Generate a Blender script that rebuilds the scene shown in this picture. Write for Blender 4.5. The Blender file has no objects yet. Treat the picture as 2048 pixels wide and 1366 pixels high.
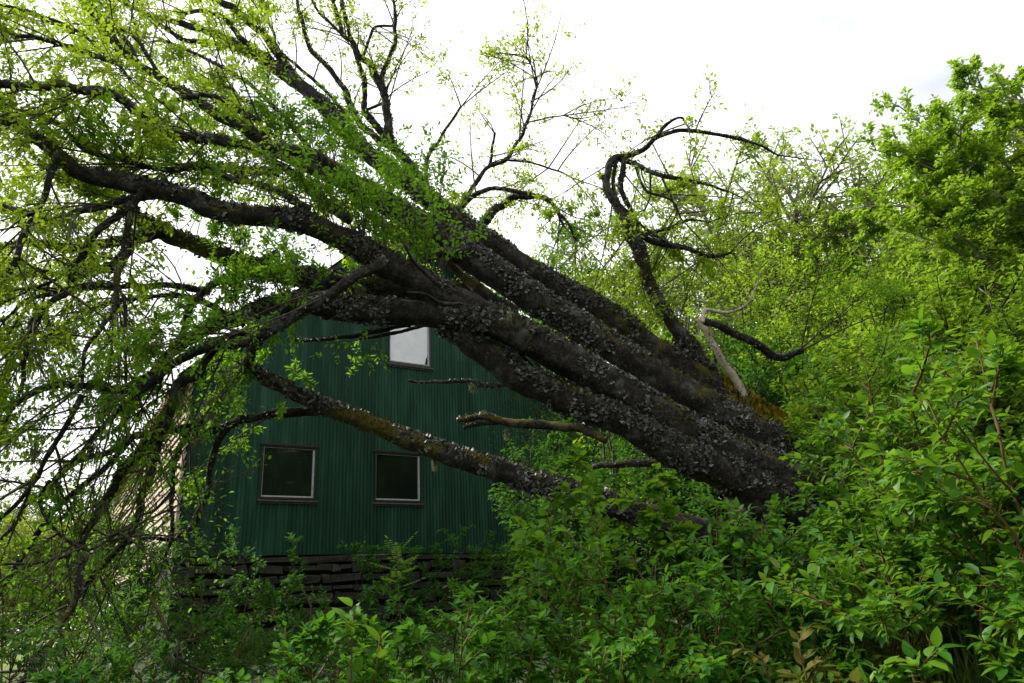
import bpy, math, zlib
import numpy as np
from mathutils import Matrix, Vector

rng = np.random.default_rng(11)
S = bpy.context.scene
C = S.collection

# ------------------------------------------------------------------ camera
FPX, PITCH, ROLL, EYE = 1442.0, 0.3454, -0.0553, 1.6
CX, CY = 1024.0, 683.0
_F = np.array([0, math.cos(PITCH), math.sin(PITCH)])
_R0 = np.array([1.0, 0, 0])
_U0 = np.cross(_R0, _F)
_R = math.cos(ROLL) * _R0 + math.sin(ROLL) * _U0
_U = -math.sin(ROLL) * _R0 + math.cos(ROLL) * _U0
EYEP = np.array([0, 0, EYE])
cam_d = bpy.data.cameras.new("camera")
cam = bpy.data.objects.new("camera", cam_d)
C.objects.link(cam)
cam_d.sensor_width = 36.0
cam_d.lens = FPX / 2048 * 36
cam_d.clip_start = 0.05
cam_d.clip_end = 2000
M = Matrix.Identity(4)
for i in range(3):
    M[i][0], M[i][1], M[i][2], M[i][3] = _R[i], _U[i], -_F[i], EYEP[i]
cam.matrix_world = M
S.camera = cam

# ------------------------------------------------------------------ sky, sun, exposure
SUN_AZ, SUN_EL = math.radians(-72), math.radians(42)     # azimuth from +Y, clockwise
w = bpy.data.worlds.new("World")
S.world = w
w.use_nodes = True
nt = w.node_tree
nt.nodes.clear()
out = nt.nodes.new("ShaderNodeOutputWorld")
bg = nt.nodes.new("ShaderNodeBackground")
bg.inputs["Strength"].default_value = 0.1
sky = nt.nodes.new("ShaderNodeTexSky")
sky.sky_type = 'NISHITA'
sky.sun_disc = False
sky.sun_elevation = SUN_EL
sky.sun_rotation = SUN_AZ
tc = nt.nodes.new("ShaderNodeTexCoord")
mp = nt.nodes.new("ShaderNodeMapping")
mp.inputs["Scale"].default_value = (1.0, 1.0, 2.2)
mp.inputs["Location"].default_value = (6.85, 3.55, 1.65)
nz = nt.nodes.new("ShaderNodeTexNoise")
nz.inputs["Scale"].default_value = 1.7
nz.inputs["Detail"].default_value = 6
nz.inputs["Roughness"].default_value = 0.55
cr = nt.nodes.new("ShaderNodeValToRGB")
cr.color_ramp.elements[0].position = 0.30
cr.color_ramp.elements[0].color = (0.37, 0.37, 0.37, 1)
cr.color_ramp.elements[1].position = 0.55
cr.color_ramp.elements[1].color = (0.985, 0.985, 0.985, 1)
mx = nt.nodes.new("ShaderNodeMix")
mx.data_type = 'RGBA'
mx.inputs["B"].default_value = (10.4, 10.3, 10.2, 1)     # thin bright overcast
nt.links.new(tc.outputs["Generated"], mp.inputs["Vector"])
nt.links.new(mp.outputs["Vector"], nz.inputs["Vector"])
nt.links.new(nz.outputs["Fac"], cr.inputs["Fac"])
nt.links.new(cr.outputs["Color"], mx.inputs["Factor"])
nt.links.new(sky.outputs["Color"], mx.inputs["A"])
nt.links.new(mx.outputs["Result"], bg.inputs["Color"])
nt.links.new(bg.outputs["Background"], out.inputs["Surface"])

sun_d = bpy.data.lights.new("sun", 'SUN')
sun_d.energy = 4.2
sun_d.angle = math.radians(8)
sun_d.color = (1.0, 0.93, 0.82)
sun = bpy.data.objects.new("sun", sun_d)
C.objects.link(sun)
sd = Vector((math.sin(SUN_AZ) * math.cos(SUN_EL), math.cos(SUN_AZ) * math.cos(SUN_EL), math.sin(SUN_EL)))
sun.rotation_euler = sd.to_track_quat('Z', 'Y').to_euler()

S.view_settings.view_transform = 'Standard'
S.view_settings.look = 'None'
S.view_settings.exposure = 0.75
S.view_settings.gamma = 1.0
S.view_settings.use_curve_mapping = False
S.render.engine = 'CYCLES'
S.cycles.max_bounces = 8
S.cycles.diffuse_bounces = 2
S.cycles.glossy_bounces = 2
S.cycles.transmission_bounces = 4
S.cycles.transparent_max_bounces = 6


# ------------------------------------------------------------------ helpers
def at(px, py, d):
    """the point seen at a photo pixel (2048 wide) at depth d metres"""
    return EYEP + d * (_F + _R * (px - CX) / FPX - _U * (py - CY) / FPX)


def project(P):
    Q = np.asarray(P) - EYEP
    d = Q @ _F
    dd = np.where(d > 0.05, d, 0.05)
    return CX + FPX * (Q @ _R) / dd, CY - FPX * (Q @ _U) / dd, d


def unit(v):
    return v / np.maximum(np.linalg.norm(v, axis=-1, keepdims=True), 1e-9)


def new_mesh(name, V, quads=None, tris=None, smooth=False, mats=None):
    me = bpy.data.meshes.new(name)
    V = np.ascontiguousarray(V, dtype=np.float32).reshape(-1, 3)
    nq = 0 if quads is None else len(quads)
    ntr = 0 if tris is None else len(tris)
    me.vertices.add(len(V))
    me.vertices.foreach_set("co", V.ravel())
    me.loops.add(nq * 4 + ntr * 3)
    me.polygons.add(nq + ntr)
    idx = []
    if nq:
        idx.append(np.asarray(quads, dtype=np.int32).ravel())
    if ntr:
        idx.append(np.asarray(tris, dtype=np.int32).ravel())
    me.loops.foreach_set("vertex_index", np.concatenate(idx))
    st = np.concatenate([np.arange(nq) * 4, nq * 4 + np.arange(ntr) * 3]).astype(np.int32)
    me.polygons.foreach_set("loop_start", st)
    if smooth:
        me.polygons.foreach_set("use_smooth", np.ones(nq + ntr, dtype=bool))
    me.update(calc_edges=True)
    return me


def link(name, me, mat, parent=None, kind=None):
    o = bpy.data.objects.new(name, me)
    C.objects.link(o)
    if mat is not None and len(me.materials) == 0:
        me.materials.append(mat)
    if parent is not None:
        o.parent = parent
        if parent.type == 'EMPTY' and parent.parent is None:
            o.location = -parent.location          # geometry is given in world space
    if kind:
        o["kind"] = kind
    return o


def thing(name, label, cat, loc=(0, 0, 0), group=None):
    o = bpy.data.objects.new(name, None)
    o.empty_display_size = 0.2
    C.objects.link(o)
    o.location = Vector([float(x) for x in loc])
    o["label"] = label
    o["category"] = cat
    if group:
        o["group"] = group
    return o


def vnoise(P, seed=0):
    """cheap smooth value noise, P (N,3) -> (N,) in about -1..1"""
    P = np.asarray(P, dtype=np.float64)
    i = np.floor(P).astype(np.int64)
    f = P - i
    u = f * f * (3 - 2 * f)

    def h(a, b, c):
        n = (a * 374761393 + b * 668265263 + c * 2147483647 + seed * 974711) & 0x7fffffff
        n = ((n ^ (n >> 13)) * 1274126177) & 0x7fffffff
        n = n ^ (n >> 16)
        return (n & 0xffff) / 32767.5 - 1.0
    r = 0
    for dx in (0, 1):
        for dy in (0, 1):
            for dz in (0, 1):
                wgt = (u[:, 0] if dx else 1 - u[:, 0]) * (u[:, 1] if dy else 1 - u[:, 1]) * (u[:, 2] if dz else 1 - u[:, 2])
                r = r + wgt * h(i[:, 0] + dx, i[:, 1] + dy, i[:, 2] + dz)
    return r


def spline(P, n):
    """Catmull-Rom through P, n samples evenly spaced in index"""
    P = np.asarray(P, float)
    Q = np.vstack([2 * P[0] - P[1], P, 2 * P[-1] - P[-2]])
    t = np.linspace(0, len(P) - 1 - 1e-9, n)
    i = t.astype(int)
    f = (t - i)[:, None]
    a, b, c, d = Q[i], Q[i + 1], Q[i + 2], Q[i + 3]
    return 0.5 * (2 * b + (c - a) * f + (2 * a - 5 * b + 4 * c - d) * f ** 2 + (3 * b - a - 3 * c + d) * f ** 3)


def frames(P):
    T = unit(np.gradient(P, axis=0))
    N = np.zeros_like(T)
    ref = np.array([0, 0, 1.0]) if abs(T[0, 2]) < 0.9 else np.array([1.0, 0, 0])
    n = ref
    for k in range(len(P)):
        n = n - T[k] * (n @ T[k])
        n = n / max(np.linalg.norm(n), 1e-9)
        N[k] = n
    return T, N, np.cross(T, N)


def tube_mesh(name, P, R, sides, amp=0.0, freq=5.0, seed=0, cap=True):
    P = np.asarray(P, float)
    T, N, B = frames(P)
    a = np.linspace(0, 2 * np.pi, sides, endpoint=False)
    D = N[:, None, :] * np.cos(a)[None, :, None] + B[:, None, :] * np.sin(a)[None, :, None]
    V = P[:, None, :] + D * R[:, None, None]
    if amp:
        q = V.reshape(-1, 3)
        ang = np.tile(a, len(P))
        nn = vnoise(q * freq, seed) * 0.5 + vnoise(q * freq * 2.7, seed + 1) * 0.35 + vnoise(q * freq * 7, seed + 2) * 0.3 + vnoise(q * freq * 19, seed + 3) * 0.28
        nn = nn + 0.25 * np.sin(ang * 5 + 3 * vnoise(q * 1.3, seed + 4))
        V = V + D * (nn.reshape(len(P), sides, 1) * R[:, None, None] * amp)
    n = len(P)
    i = np.arange(n - 1)[:, None] * sides
    j = np.arange(sides)[None, :]
    j2 = (j + 1) % sides
    quads = np.stack([i + j, i + j2, i + sides + j2, i + sides + j], -1).reshape(-1, 4)
    V = V.reshape(-1, 3)
    tris = None
    if cap:
        V = np.vstack([V, P[-1] + T[-1] * R[-1] * 0.6, P[0] - T[0] * R[0] * 0.2])
        e = (n - 1) * sides
        jj = np.arange(sides)
        tris = np.concatenate([np.stack([e + jj, e + (jj + 1) % sides, np.full(sides, n * sides)], -1),
                               np.stack([(jj + 1) % sides, jj, np.full(sides, n * sides + 1)], -1)])
    return new_mesh(name, V, quads, tris, smooth=True)


def bez(A, B, D, t):
    """quadratic curves A,B,D (N,3) at t (N,K) -> (N,K,3)"""
    t = t[..., None]
    return (1 - t) ** 2 * A[:, None] + 2 * t * (1 - t) * B[:, None] + t * t * D[:, None]


def bez_t(A, B, D, t):
    t = t[..., None]
    return unit(2 * (1 - t) * (B - A)[:, None] + 2 * t * (D - B)[:, None])


def twig_arrays(A, B, D, r0, r1, sides=3, K=5):
    n = len(A)
    t = np.tile(np.linspace(0, 1, K), (n, 1))
    P = bez(A, B, D, t)
    T = bez_t(A, B, D, t)
    ref = np.where(np.abs(T[..., 2:3]) < 0.9, np.array([0, 0, 1.0]), np.array([1.0, 0, 0]))
    N = unit(np.cross(T, ref))
    Bn = np.cross(T, N)
    a = np.linspace(0, 2 * np.pi, sides, endpoint=False)
    rad = (r0[:, None] * (1 - t) + r1[:, None] * t)[:, :, None, None]
    V = P[:, :, None] + rad * (N[:, :, None] * np.cos(a)[None, None, :, None] + Bn[:, :, None] * np.sin(a)[None, None, :, None])
    base = (np.arange(n) * K * sides)[:, None, None] + (np.arange(K - 1) * sides)[None, :, None]
    j = np.arange(sides)[None, None, :]
    j2 = (j + 1) % sides
    Q = np.stack([base + j, base + j2, base + sides + j2, base + sides + j], -1).reshape(-1, 4)
    return V.reshape(-1, 3), Q


def join_arrays(lst):
    Vs, Qs, o = [], [], 0
    for V, Q in lst:
        Vs.append(V)
        Qs.append(Q + o)
        o += len(V)
    return np.vstack(Vs), np.vstack(Qs)


# leaf templates: x along the blade, y across, z up
def leaf_hi(curl=0.18, fold=0.22, wid=0.5, tip=1.0, rnd=1.0):
    xs = np.array([0.0, 0.10, 0.30, 0.55, 0.80, 1.0])
    ws = np.array([0.0, 0.26, 0.46, 0.44, 0.22, 0.0]) * 2 * wid * 0.5 / 0.46 * rnd
    V, quads, tris = [], [], []
    V.append((-0.22, 0, 0.02))                       # petiole foot
    for x, wd in zip(xs, ws):
        z = -curl * x * x * 1.3
        V += [(x, -wd, z + fold * wd), (x, 0, z), (x, wd, z + fold * wd)]
    V = np.array(V)
    tris.append((0, 2, 4 + 1 - 1))
    for k in range(5):
        a = 1 + 3 * k
        b = a + 3
        if k == 0:
            tris += [(a + 1, b, b + 1), (a + 1, b + 1, b + 2)]
        elif k == 4:
            tris += [(a, b + 1, a + 1), (a + 1, b + 1, a + 2)]
        else:
            quads += [(a, b, b + 1, a + 1), (a + 1, b + 1, b + 2, a + 2)]
    return V, np.array(quads), np.array(tris[1:])


TPL_MID = (np.array([(0, 0, 0), (.30, .24, .07), (.68, .19, .02), (1, 0, -.14), (.68, -.19, .02), (.30, -.24, .07)]),
           np.array([(0, 3, 2, 1), (0, 5, 4, 3)]))
TPL_ROUND = (np.array([(0, 0, 0), (.22, .38, .07), (.66, .36, .02), (1, 0, -.12), (.66, -.36, .02), (.22, -.38, .07)]),
             np.array([(0, 3, 2, 1), (0, 5, 4, 3)]))
TPL_OVAL = (np.array([(0, 0, 0), (.16, .19, .05), (.45, .30, .05), (.78, .20, -.02), (1, 0, -.16), (.78, -.20, -.02), (.45, -.30, .05), (.16, -.19, .05), (.45, 0, -.03)]),
            np.array([(0, 8, 2, 1), (8, 4, 3, 2), (0, 7, 6, 8), (8, 6, 5, 4)]))


TPL_LO = (np.array([(0, 0, 0), (.42, .30, .07), (1, 0, -.12), (.42, -.30, .07)]), np.array([(0, 2, 1), (0, 3, 2)]))


def poly_mesh(name, V, F, smooth=False):
    return new_mesh(name, V, F if F.shape[1] == 4 else None, F if F.shape[1] == 3 else None, smooth)


def leaf_array(tpl, P, D, N, L):
    V0, Q0 = tpl
    D = unit(D)
    N = unit(N - D * np.sum(N * D, -1, keepdims=True))
    Sd = np.cross(N, D)
    V = P[:, None] + L[:, None, None] * (V0[None, :, 0:1] * D[:, None] + V0[None, :, 1:2] * Sd[:, None] + V0[None, :, 2:3] * N[:, None])
    Q = Q0[None] + (np.arange(len(P)) * len(V0))[:, None, None]
    return V.reshape(-1, 3), Q.reshape(-1, Q0.shape[1])


# ------------------------------------------------------------------ materials
def mat(name):
    m = bpy.data.materials.new(name)
    m.use_nodes = True
    n = m.node_tree
    n.nodes.clear()
    o = n.nodes.new("ShaderNodeOutputMaterial")
    b = n.nodes.new("ShaderNodeBsdfPrincipled")
    n.links.new(b.outputs[0], o.inputs[0])
    return m, n, b, o


def ramp(n, fac, stops):
    r = n.nodes.new("ShaderNodeValToRGB")
    e = r.color_ramp.elements
    while len(e) < len(stops):
        e.new(0.5)
    for k, (p, c) in enumerate(stops):
        e[k].position = p
        e[k].color = (*c, 1)
    n.links.new(fac, r.inputs[0])
    return r.outputs[0]


def noise(n, scale, detail=5, rough=0.6, vec=None, dist=0.0):
    t = n.nodes.new("ShaderNodeTexNoise")
    t.inputs["Scale"].default_value = scale
    t.inputs["Detail"].default_value = detail
    t.inputs["Roughness"].default_value = rough
    t.inputs["Distortion"].default_value = dist
    if vec is not None:
        n.links.new(vec, t.inputs["Vector"])
    return t.outputs["Fac"]


def mixc(n, fac, a, b, mode='MIX'):
    m = n.nodes.new("ShaderNodeMix")
    m.data_type = 'RGBA'
    m.blend_type = mode
    for s, v in (("Factor", fac), ("A", a), ("B", b)):
        if hasattr(v, "links"):
            n.links.new(v, m.inputs[s])
        else:
            m.inputs[s].default_value = v if s == "Factor" else (*v, 1)
    return m.outputs["Result"]


def math_n(n, op, a, b=0.0):
    m = n.nodes.new("ShaderNodeMath")
    m.operation = op
    for k, v in enumerate((a, b)):
        if hasattr(v, "links"):
            n.links.new(v, m.inputs[k])
        else:
            m.inputs[k].default_value = v
    return m.outputs[0]


def bump(n, b, h, strength=0.5, dist=0.02):
    bp = n.nodes.new("ShaderNodeBump")
    bp.inputs["Strength"].default_value = strength
    bp.inputs["Distance"].default_value = dist
    n.links.new(h, bp.inputs["Height"])
    n.links.new(bp.outputs[0], b.inputs["Normal"])


def coords(n, which="Object"):
    return n.nodes.new("ShaderNodeTexCoord").outputs[which]


def leaf_mat(name, c_lo, c_mid, c_hi, trans=0.42, tcol=(0.30, 0.42, 0.03), rough=0.55, spec=0.2):
    m, n, b, o = mat(name)
    geo = n.nodes.new("ShaderNodeNewGeometry")
    oi = n.nodes.new("ShaderNodeObjectInfo")
    f = math_n(n, 'FRACT', math_n(n, 'ADD', geo.outputs["Random Per Island"], oi.outputs["Random"]))
    cl = noise(n, 1.6, 2, 0.5, geo.outputs["Position"])
    f2 = math_n(n, 'ADD', math_n(n, 'MULTIPLY', f, 0.62), math_n(n, 'MULTIPLY', cl, 0.42))
    col = ramp(n, f2, [(0.12, c_lo), (0.5, c_mid), (0.88, c_hi)])
    odd = math_n(n, 'GREATER_THAN', f, 0.975)
    col = mixc(n, math_n(n, 'MULTIPLY', odd, 0.55), col, (.20, .16, .03))
    spot = ramp(n, noise(n, 45, 3, 0.6, geo.outputs["Position"]), [(0.66, (0, 0, 0)), (0.71, (1, 1, 1))])
    col = mixc(n, math_n(n, 'MULTIPLY', spot, 0.45), col, (.085, .07, .02))
    vein = noise(n, 60, 2, 0.5, coords(n))
    col = mixc(n, 0.25, col, mixc(n, vein, (0.6, 0.6, 0.6), (1.3, 1.3, 1.2)), 'MULTIPLY')
    n.links.new(col, b.inputs["Base Color"])
    b.inputs["Roughness"].default_value = rough
    b.inputs["Specular IOR Level"].default_value = spec
    tr = n.nodes.new("ShaderNodeBsdfTranslucent")
    tcn = mixc(n, 0.5, col, tcol)
    n.links.new(tcn, tr.inputs["Color"])
    ms = n.nodes.new("ShaderNodeMixShader")
    ms.inputs[0].default_value = trans
    n.links.new(b.outputs[0], ms.inputs[1])
    n.links.new(tr.outputs[0], ms.inputs[2])
    n.links.new(ms.outputs[0], o.inputs[0])
    return m


MAT = {}
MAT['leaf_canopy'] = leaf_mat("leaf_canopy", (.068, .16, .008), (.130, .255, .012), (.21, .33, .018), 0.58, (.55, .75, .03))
MAT['leaf_sprout_and_shade'] = leaf_mat("leaf_sprout_and_shade", (.040, .15, .010), (.075, .225, .013), (.14, .30, .018), 0.50, (.34, .62, .02))
MAT['leaf_shrub'] = leaf_mat("leaf_shrub", (.020, .10, .010), (.038, .16, .013), (.095, .25, .018), 0.40, (.20, .46, .02))
MAT['leaf_cherry'] = leaf_mat("leaf_cherry", (.026, .115, .010), (.055, .19, .012), (.15, .30, .018), 0.42, (.28, .52, .02), 0.45, 0.3)
MAT['leaf_hazel'] = leaf_mat("leaf_hazel", (.045, .145, .010), (.078, .215, .013), (.14, .28, .020), 0.44, (.32, .54, .02), 0.55, 0.18)
MAT['leaf_bank'] = leaf_mat("leaf_bank", (.055, .155, .010), (.10, .235, .014), (.18, .31, .02), 0.52, (.46, .68, .03))
MAT['leaf_red'] = leaf_mat("leaf_red", (.045, .12, .014), (.10, .15, .02), (.22, .14, .04), 0.36, (.35, .40, .04))
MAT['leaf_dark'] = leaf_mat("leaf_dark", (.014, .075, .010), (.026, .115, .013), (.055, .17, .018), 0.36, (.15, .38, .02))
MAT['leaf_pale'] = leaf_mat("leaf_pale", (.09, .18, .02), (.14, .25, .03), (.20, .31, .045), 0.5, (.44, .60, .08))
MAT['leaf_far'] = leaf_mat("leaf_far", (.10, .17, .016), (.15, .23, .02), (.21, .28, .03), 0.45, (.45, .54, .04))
MAT['grass'] = leaf_mat("grass_blade", (.03, .09, .015), (.05, .14, .02), (.16, .20, .05), 0.35, (.24, .38, .04))


def bark_mat(name, moss=0.5, pale=0.4):
    m, n, b, o = mat(name)
    v = coords(n)
    geo = n.nodes.new("ShaderNodeNewGeometry")
    n1 = noise(n, 9, 8, 0.7, v, 0.6)
    n2 = noise(n, 38, 6, 0.7, v)
    base = ramp(n, n1, [(0.25, (.009, .007, .006)), (0.5, (.024, .020, .018)), (0.78, (.075, .066, .062))])
    base = mixc(n, 0.8, base, ramp(n, n2, [(0.36, (.15, .15, .15)), (0.5, (.9, .9, .9)), (0.68, (2.6, 2.5, 2.4))]), 'MULTIPLY')
    # crusts of grey lichen
    lm = ramp(n, noise(n, 5.5, 6, 0.65, v, 0.4), [(0.54, (0, 0, 0)), (0.66, (1, 1, 1))])
    base = mixc(n, math_n(n, 'MULTIPLY', lm, pale), base, (.16, .17, .165))
    # moss keeps to patches, more of it on the upper side
    sep = n.nodes.new("ShaderNodeSeparateXYZ")
    n.links.new(geo.outputs["Normal"], sep.inputs[0])
    mm = math_n(n, 'ADD', noise(n, 2.6, 5, 0.6, v, 0.3), math_n(n, 'MULTIPLY', sep.outputs["Z"], 0.07))
    mmr = ramp(n, mm, [(0.66 - 0.16 * moss, (0, 0, 0)), (0.76 - 0.16 * moss, (1, 1, 1))])
    mc = ramp(n, noise(n, 45, 4, 0.6, v), [(0.3, (.05, .045, .008)), (0.55, (.12, .10, .014)), (0.75, (.19, .14, .02))])
    base = mixc(n, math_n(n, 'MULTIPLY', mmr, 0.85), base, mc)
    n.links.new(base, b.inputs["Base Color"])
    b.inputs["Roughness"].default_value = 0.85
    b.inputs["Specular IOR Level"].default_value = 0.25
    bump(n, b, math_n(n, 'ADD', noise(n, 22, 8, 0.75, v, 0.8), math_n(n, 'MULTIPLY', n2, 0.5)), 0.9, 0.03)
    return m


MAT['bark'] = bark_mat("mossy_bark", 0.55, 0.5)
MAT['bark_moss'] = bark_mat("very_mossy_bark", 1.1, 0.3)
MAT['bark_thin'] = bark_mat("thin_branch_bark", 0.45, 0.7)


def simple_mat(name, stops, scale=12, rough=0.8, bstr=0.4, island=False, spec=0.3):
    m, n, b, o = mat(name)
    v = coords(n)
    f = noise(n, scale, 6, 0.65, v, 0.3)
    if island:
        g = n.nodes.new("ShaderNodeNewGeometry")
        f = math_n(n, 'ADD', math_n(n, 'MULTIPLY', f, 0.5), math_n(n, 'MULTIPLY', g.outputs["Random Per Island"], 0.5))
    n.links.new(ramp(n, f, stops), b.inputs["Base Color"])
    b.inputs["Roughness"].default_value = rough
    b.inputs["Specular IOR Level"].default_value = spec
    if bstr:
        bump(n, b, noise(n, scale * 3, 6, 0.7, v), bstr, 0.02)
    return m


MAT['lichen'] = simple_mat("leaf_lichen", [(.2, (.020, .018, .016)), (.45, (.060, .058, .054)), (.62, (.115, .118, .108)), (.82, (.21, .215, .19))], 14, 0.55, 0, True, 0.5)
MAT['moss'] = simple_mat("moss_tuft", [(.2, (.06, .065, .008)), (.5, (.17, .14, .012)), (.8, (.36, .20, .016))], 6, 0.9, 0, True, 0.1)
MAT['moss_green'] = simple_mat("olive_moss_tuft", [(.2, (.035, .040, .008)), (.5, (.085, .085, .014)), (.8, (.15, .13, .022))], 6, 0.9, 0, True, 0.1)
MAT['beard'] = simple_mat("beard_lichen", [(.2, (.10, .12, .06)), (.6, (.22, .24, .13)), (.9, (.34, .35, .22))], 10, 0.9, 0, True, 0.1)
MAT['deadwood'] = simple_mat("bare_dead_wood", [(.25, (.25, .19, .14)), (.5, (.52, .43, .34)), (.8, (.68, .60, .51))], 16, 0.75, 0.5)
MAT['twig'] = simple_mat("twig_bark", [(.3, (.030, .024, .018)), (.6, (.075, .06, .04)), (.85, (.15, .13, .09))], 20, 0.8, 0.2)
MAT['twig_red'] = simple_mat("red_brown_shoot", [(.3, (.05, .028, .012)), (.6, (.12, .07, .022)), (.85, (.22, .14, .04))], 20, 0.6, 0.0)
MAT['trunk_pale'] = simple_mat("pale_tree_bark", [(.3, (.10, .085, .065)), (.6, (.24, .21, .17)), (.85, (.38, .34, .28))], 12, 0.8, 0.4)
MAT['soil'] = simple_mat("shaded_leaf_litter", [(.3, (.010, .010, .006)), (.55, (.022, .028, .012)), (.8, (.035, .05, .018))], 3, 0.95, 0.6)


# ------------------------------------------------------------------ the ground
def sp(x):
    return np.log1p(np.exp(np.clip(x, -30, 30)))


def ground_z(x, y):
    x = np.asarray(x, float)
    y = np.asarray(y, float)
    yy = np.maximum(y, -8)
    z = 2.0 * (1 - np.exp(-yy / 15)) + 0.42 * sp(x) - 0.29
    z = z - 0.05 * sp(-x - 5)
    z = z + 0.62 * np.exp(-((x - 1.9) ** 2 + (y - 3.3) ** 2) / 1.6)
    return z


def build_ground():
    xs = np.concatenate([np.linspace(-160, -22, 14), np.linspace(-20, 20, 90), np.linspace(22, 160, 14)])
    ys = np.concatenate([np.linspace(-12, 24, 80), np.linspace(26, 260, 24)])
    X, Y = np.meshgrid(xs, ys)
    Z = ground_z(np.clip(X, -60, 40), np.minimum(Y, 80))
    q = np.stack([X, Y, Z], -1).reshape(-1, 3)
    q[:, 2] += 0.07 * vnoise(q * np.array([1.1, 1.1, 0]), 3) + 0.03 * vnoise(q * np.array([4, 4, 0]), 5)
    nx, ny = len(xs), len(ys)
    i = np.arange(ny - 1)[:, None] * nx + np.arange(nx - 1)[None]
    Q = np.stack([i, i + 1, i + nx + 1, i + nx], -1).reshape(-1, 4)
    m, n, b, o = mat("wooded_ground")
    v = coords(n)
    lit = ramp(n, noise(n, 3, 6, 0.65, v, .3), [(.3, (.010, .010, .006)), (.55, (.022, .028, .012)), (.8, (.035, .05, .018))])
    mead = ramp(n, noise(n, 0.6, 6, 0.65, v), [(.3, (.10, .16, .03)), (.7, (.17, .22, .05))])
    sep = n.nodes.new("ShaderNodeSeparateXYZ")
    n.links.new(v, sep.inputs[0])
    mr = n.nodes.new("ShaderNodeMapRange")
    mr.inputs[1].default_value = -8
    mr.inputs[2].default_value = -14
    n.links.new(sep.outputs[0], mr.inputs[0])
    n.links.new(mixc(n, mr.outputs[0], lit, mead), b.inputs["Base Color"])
    b.inputs["Roughness"].default_value = 0.95
    bump(n, b, noise(n, 14, 6, 0.7, v), 0.6, 0.05)
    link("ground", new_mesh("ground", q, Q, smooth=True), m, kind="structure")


build_ground()

# ------------------------------------------------------------------ the barn
PSI = 0.994
WD = np.array([math.sin(PSI), math.cos(PSI), 0])           # along the green gable, to the right
ND = np.array([-math.cos(PSI), math.sin(PSI), 0])          # along the side wall, away from us
OUT = -ND                                                  # out of the gable towards us
HB = np.array([-6.13, 13.165, 1.0545 + EYE])
WID, EAVE, APEX = 8.8, 3.5, 7.9
SIDE = 17.0


def hp(u, v, o=0.0, n=0.0):
    """house point: u along gable, v up, o out of the gable, n back along the side"""
    return HB + np.multiply.outer(u, WD) + np.multiply.outer(v, np.array([0, 0, 1.0])) + np.multiply.outer(np.asarray(o) - np.asarray(n), OUT)


house = thing("barn", "dark green corrugated metal barn on a rubble base behind the fallen tree", "barn", HB)

m, n, b, o = mat("green_painted_sheet")
v = coords(n)
mpn = n.nodes.new("ShaderNodeMapping")
mpn.inputs["Scale"].default_value = (5, 5, 0.5)
n.links.new(v, mpn.inputs[0])
geo = n.nodes.new("ShaderNodeObjectInfo")
c = ramp(n, noise(n, 1.2, 6, 0.6, mpn.outputs[0]), [(.3, (.005, .027, .016)), (.5, (.011, .046, .027)), (.72, (.024, .078, .050))])
c = mixc(n, 0.55, c, ramp(n, geo.outputs["Random"], [(0, (.55, .66, .62)), (1, (1.35, 1.2, 1.2))]), 'MULTIPLY')
c = mixc(n, math_n(n, 'MULTIPLY', ramp(n, noise(n, 2.3, 7, 0.7, mpn.outputs[0]), [(.55, (0, 0, 0)), (.8, (1, 1, 1))]), 0.45), c, (.022, .034, .022))
n.links.new(c, b.inputs["Base Color"])
b.inputs["Roughness"].default_value = 0.6
b.inputs["Specular IOR Level"].default_value = 0.15
MAT['sheet'] = m

WINS = [(1.364, 1.036, 1.05, 1.044), (3.69, 1.036, 1.05, 1.044), (6.60, 1.06, 1.0, 1.02), (3.99, 4.12, 1.02, 1.15)]
CORR = 0.076


def rake(u):
    return EAVE + (APEX - EAVE) * (1 - np.abs(u - WID / 2) / (WID / 2))


def sheet(u0, u1, v0, v1, off):
    """one corrugated sheet, cut to the rake and round the windows"""
    ed = np.arange(u0, u1 - 1e-6, CORR / 6)
    ed = np.append(ed, u1)
    for (a, bb, ww, hh) in WINS:
        for e in (a, a + ww):
            if u0 < e < u1:
                ed = np.append(ed, e)
    if u0 < WID / 2 < u1:
        ed = np.append(ed, WID / 2)
    ed = np.unique(np.round(ed, 5))
    V, Q = [], []

    def colpt(u, v):
        return hp(u, v, off + 0.010 * math.cos(2 * math.pi * u / CORR))
    for a, bq in zip(ed[:-1], ed[1:]):
        mid = 0.5 * (a + bq)
        ta, tb = min(v1, rake(a)), min(v1, rake(bq))
        if max(ta, tb) <= v0 + 1e-4:
            continue
        spans = [(v0, v0, ta, tb)]
        for (wa, wb, ww, hh) in WINS:
            if wa < mid < wa + ww:
                ns = []
                for (l0, l1, t0, t1) in spans:
                    lo, hi = wb, wb + hh
                    if hi <= l0 or lo >= max(t0, t1):
                        ns.append((l0, l1, t0, t1))
                        continue
                    if lo > l0:
                        ns.append((l0, l1, lo, lo))
                    if hi < min(t0, t1):
                        ns.append((hi, hi, t0, t1))
                spans = ns
        for (l0, l1, t0, t1) in spans:
            k = len(V)
            V += [colpt(a, l0), colpt(bq, l1), colpt(bq, max(t1, l1)), colpt(a, max(t0, l0))]
            Q.append((k, k + 1, k + 2, k + 3))
    if not Q:
        return
    me = new_mesh("corrugated_sheet", np.array(V), np.array(Q), smooth=False)
    link("corrugated_sheet", me, MAT['sheet'], house)


SEAM = 4.38
for (v0, v1, off) in ((0.0, SEAM + 0.06, 0.0), (SEAM, 8.0, 0.007)):
    u = 0.0
    k = 0
    while u < WID - 0.01:
        u1 = min(u + CORR * 10, WID)
        sheet(u, min(u1 + 0.03, WID), v0 - (0.012 if k % 3 == 1 else 0), v1, off + 0.0025 * (k % 2))
        u = u1
        k += 1


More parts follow.
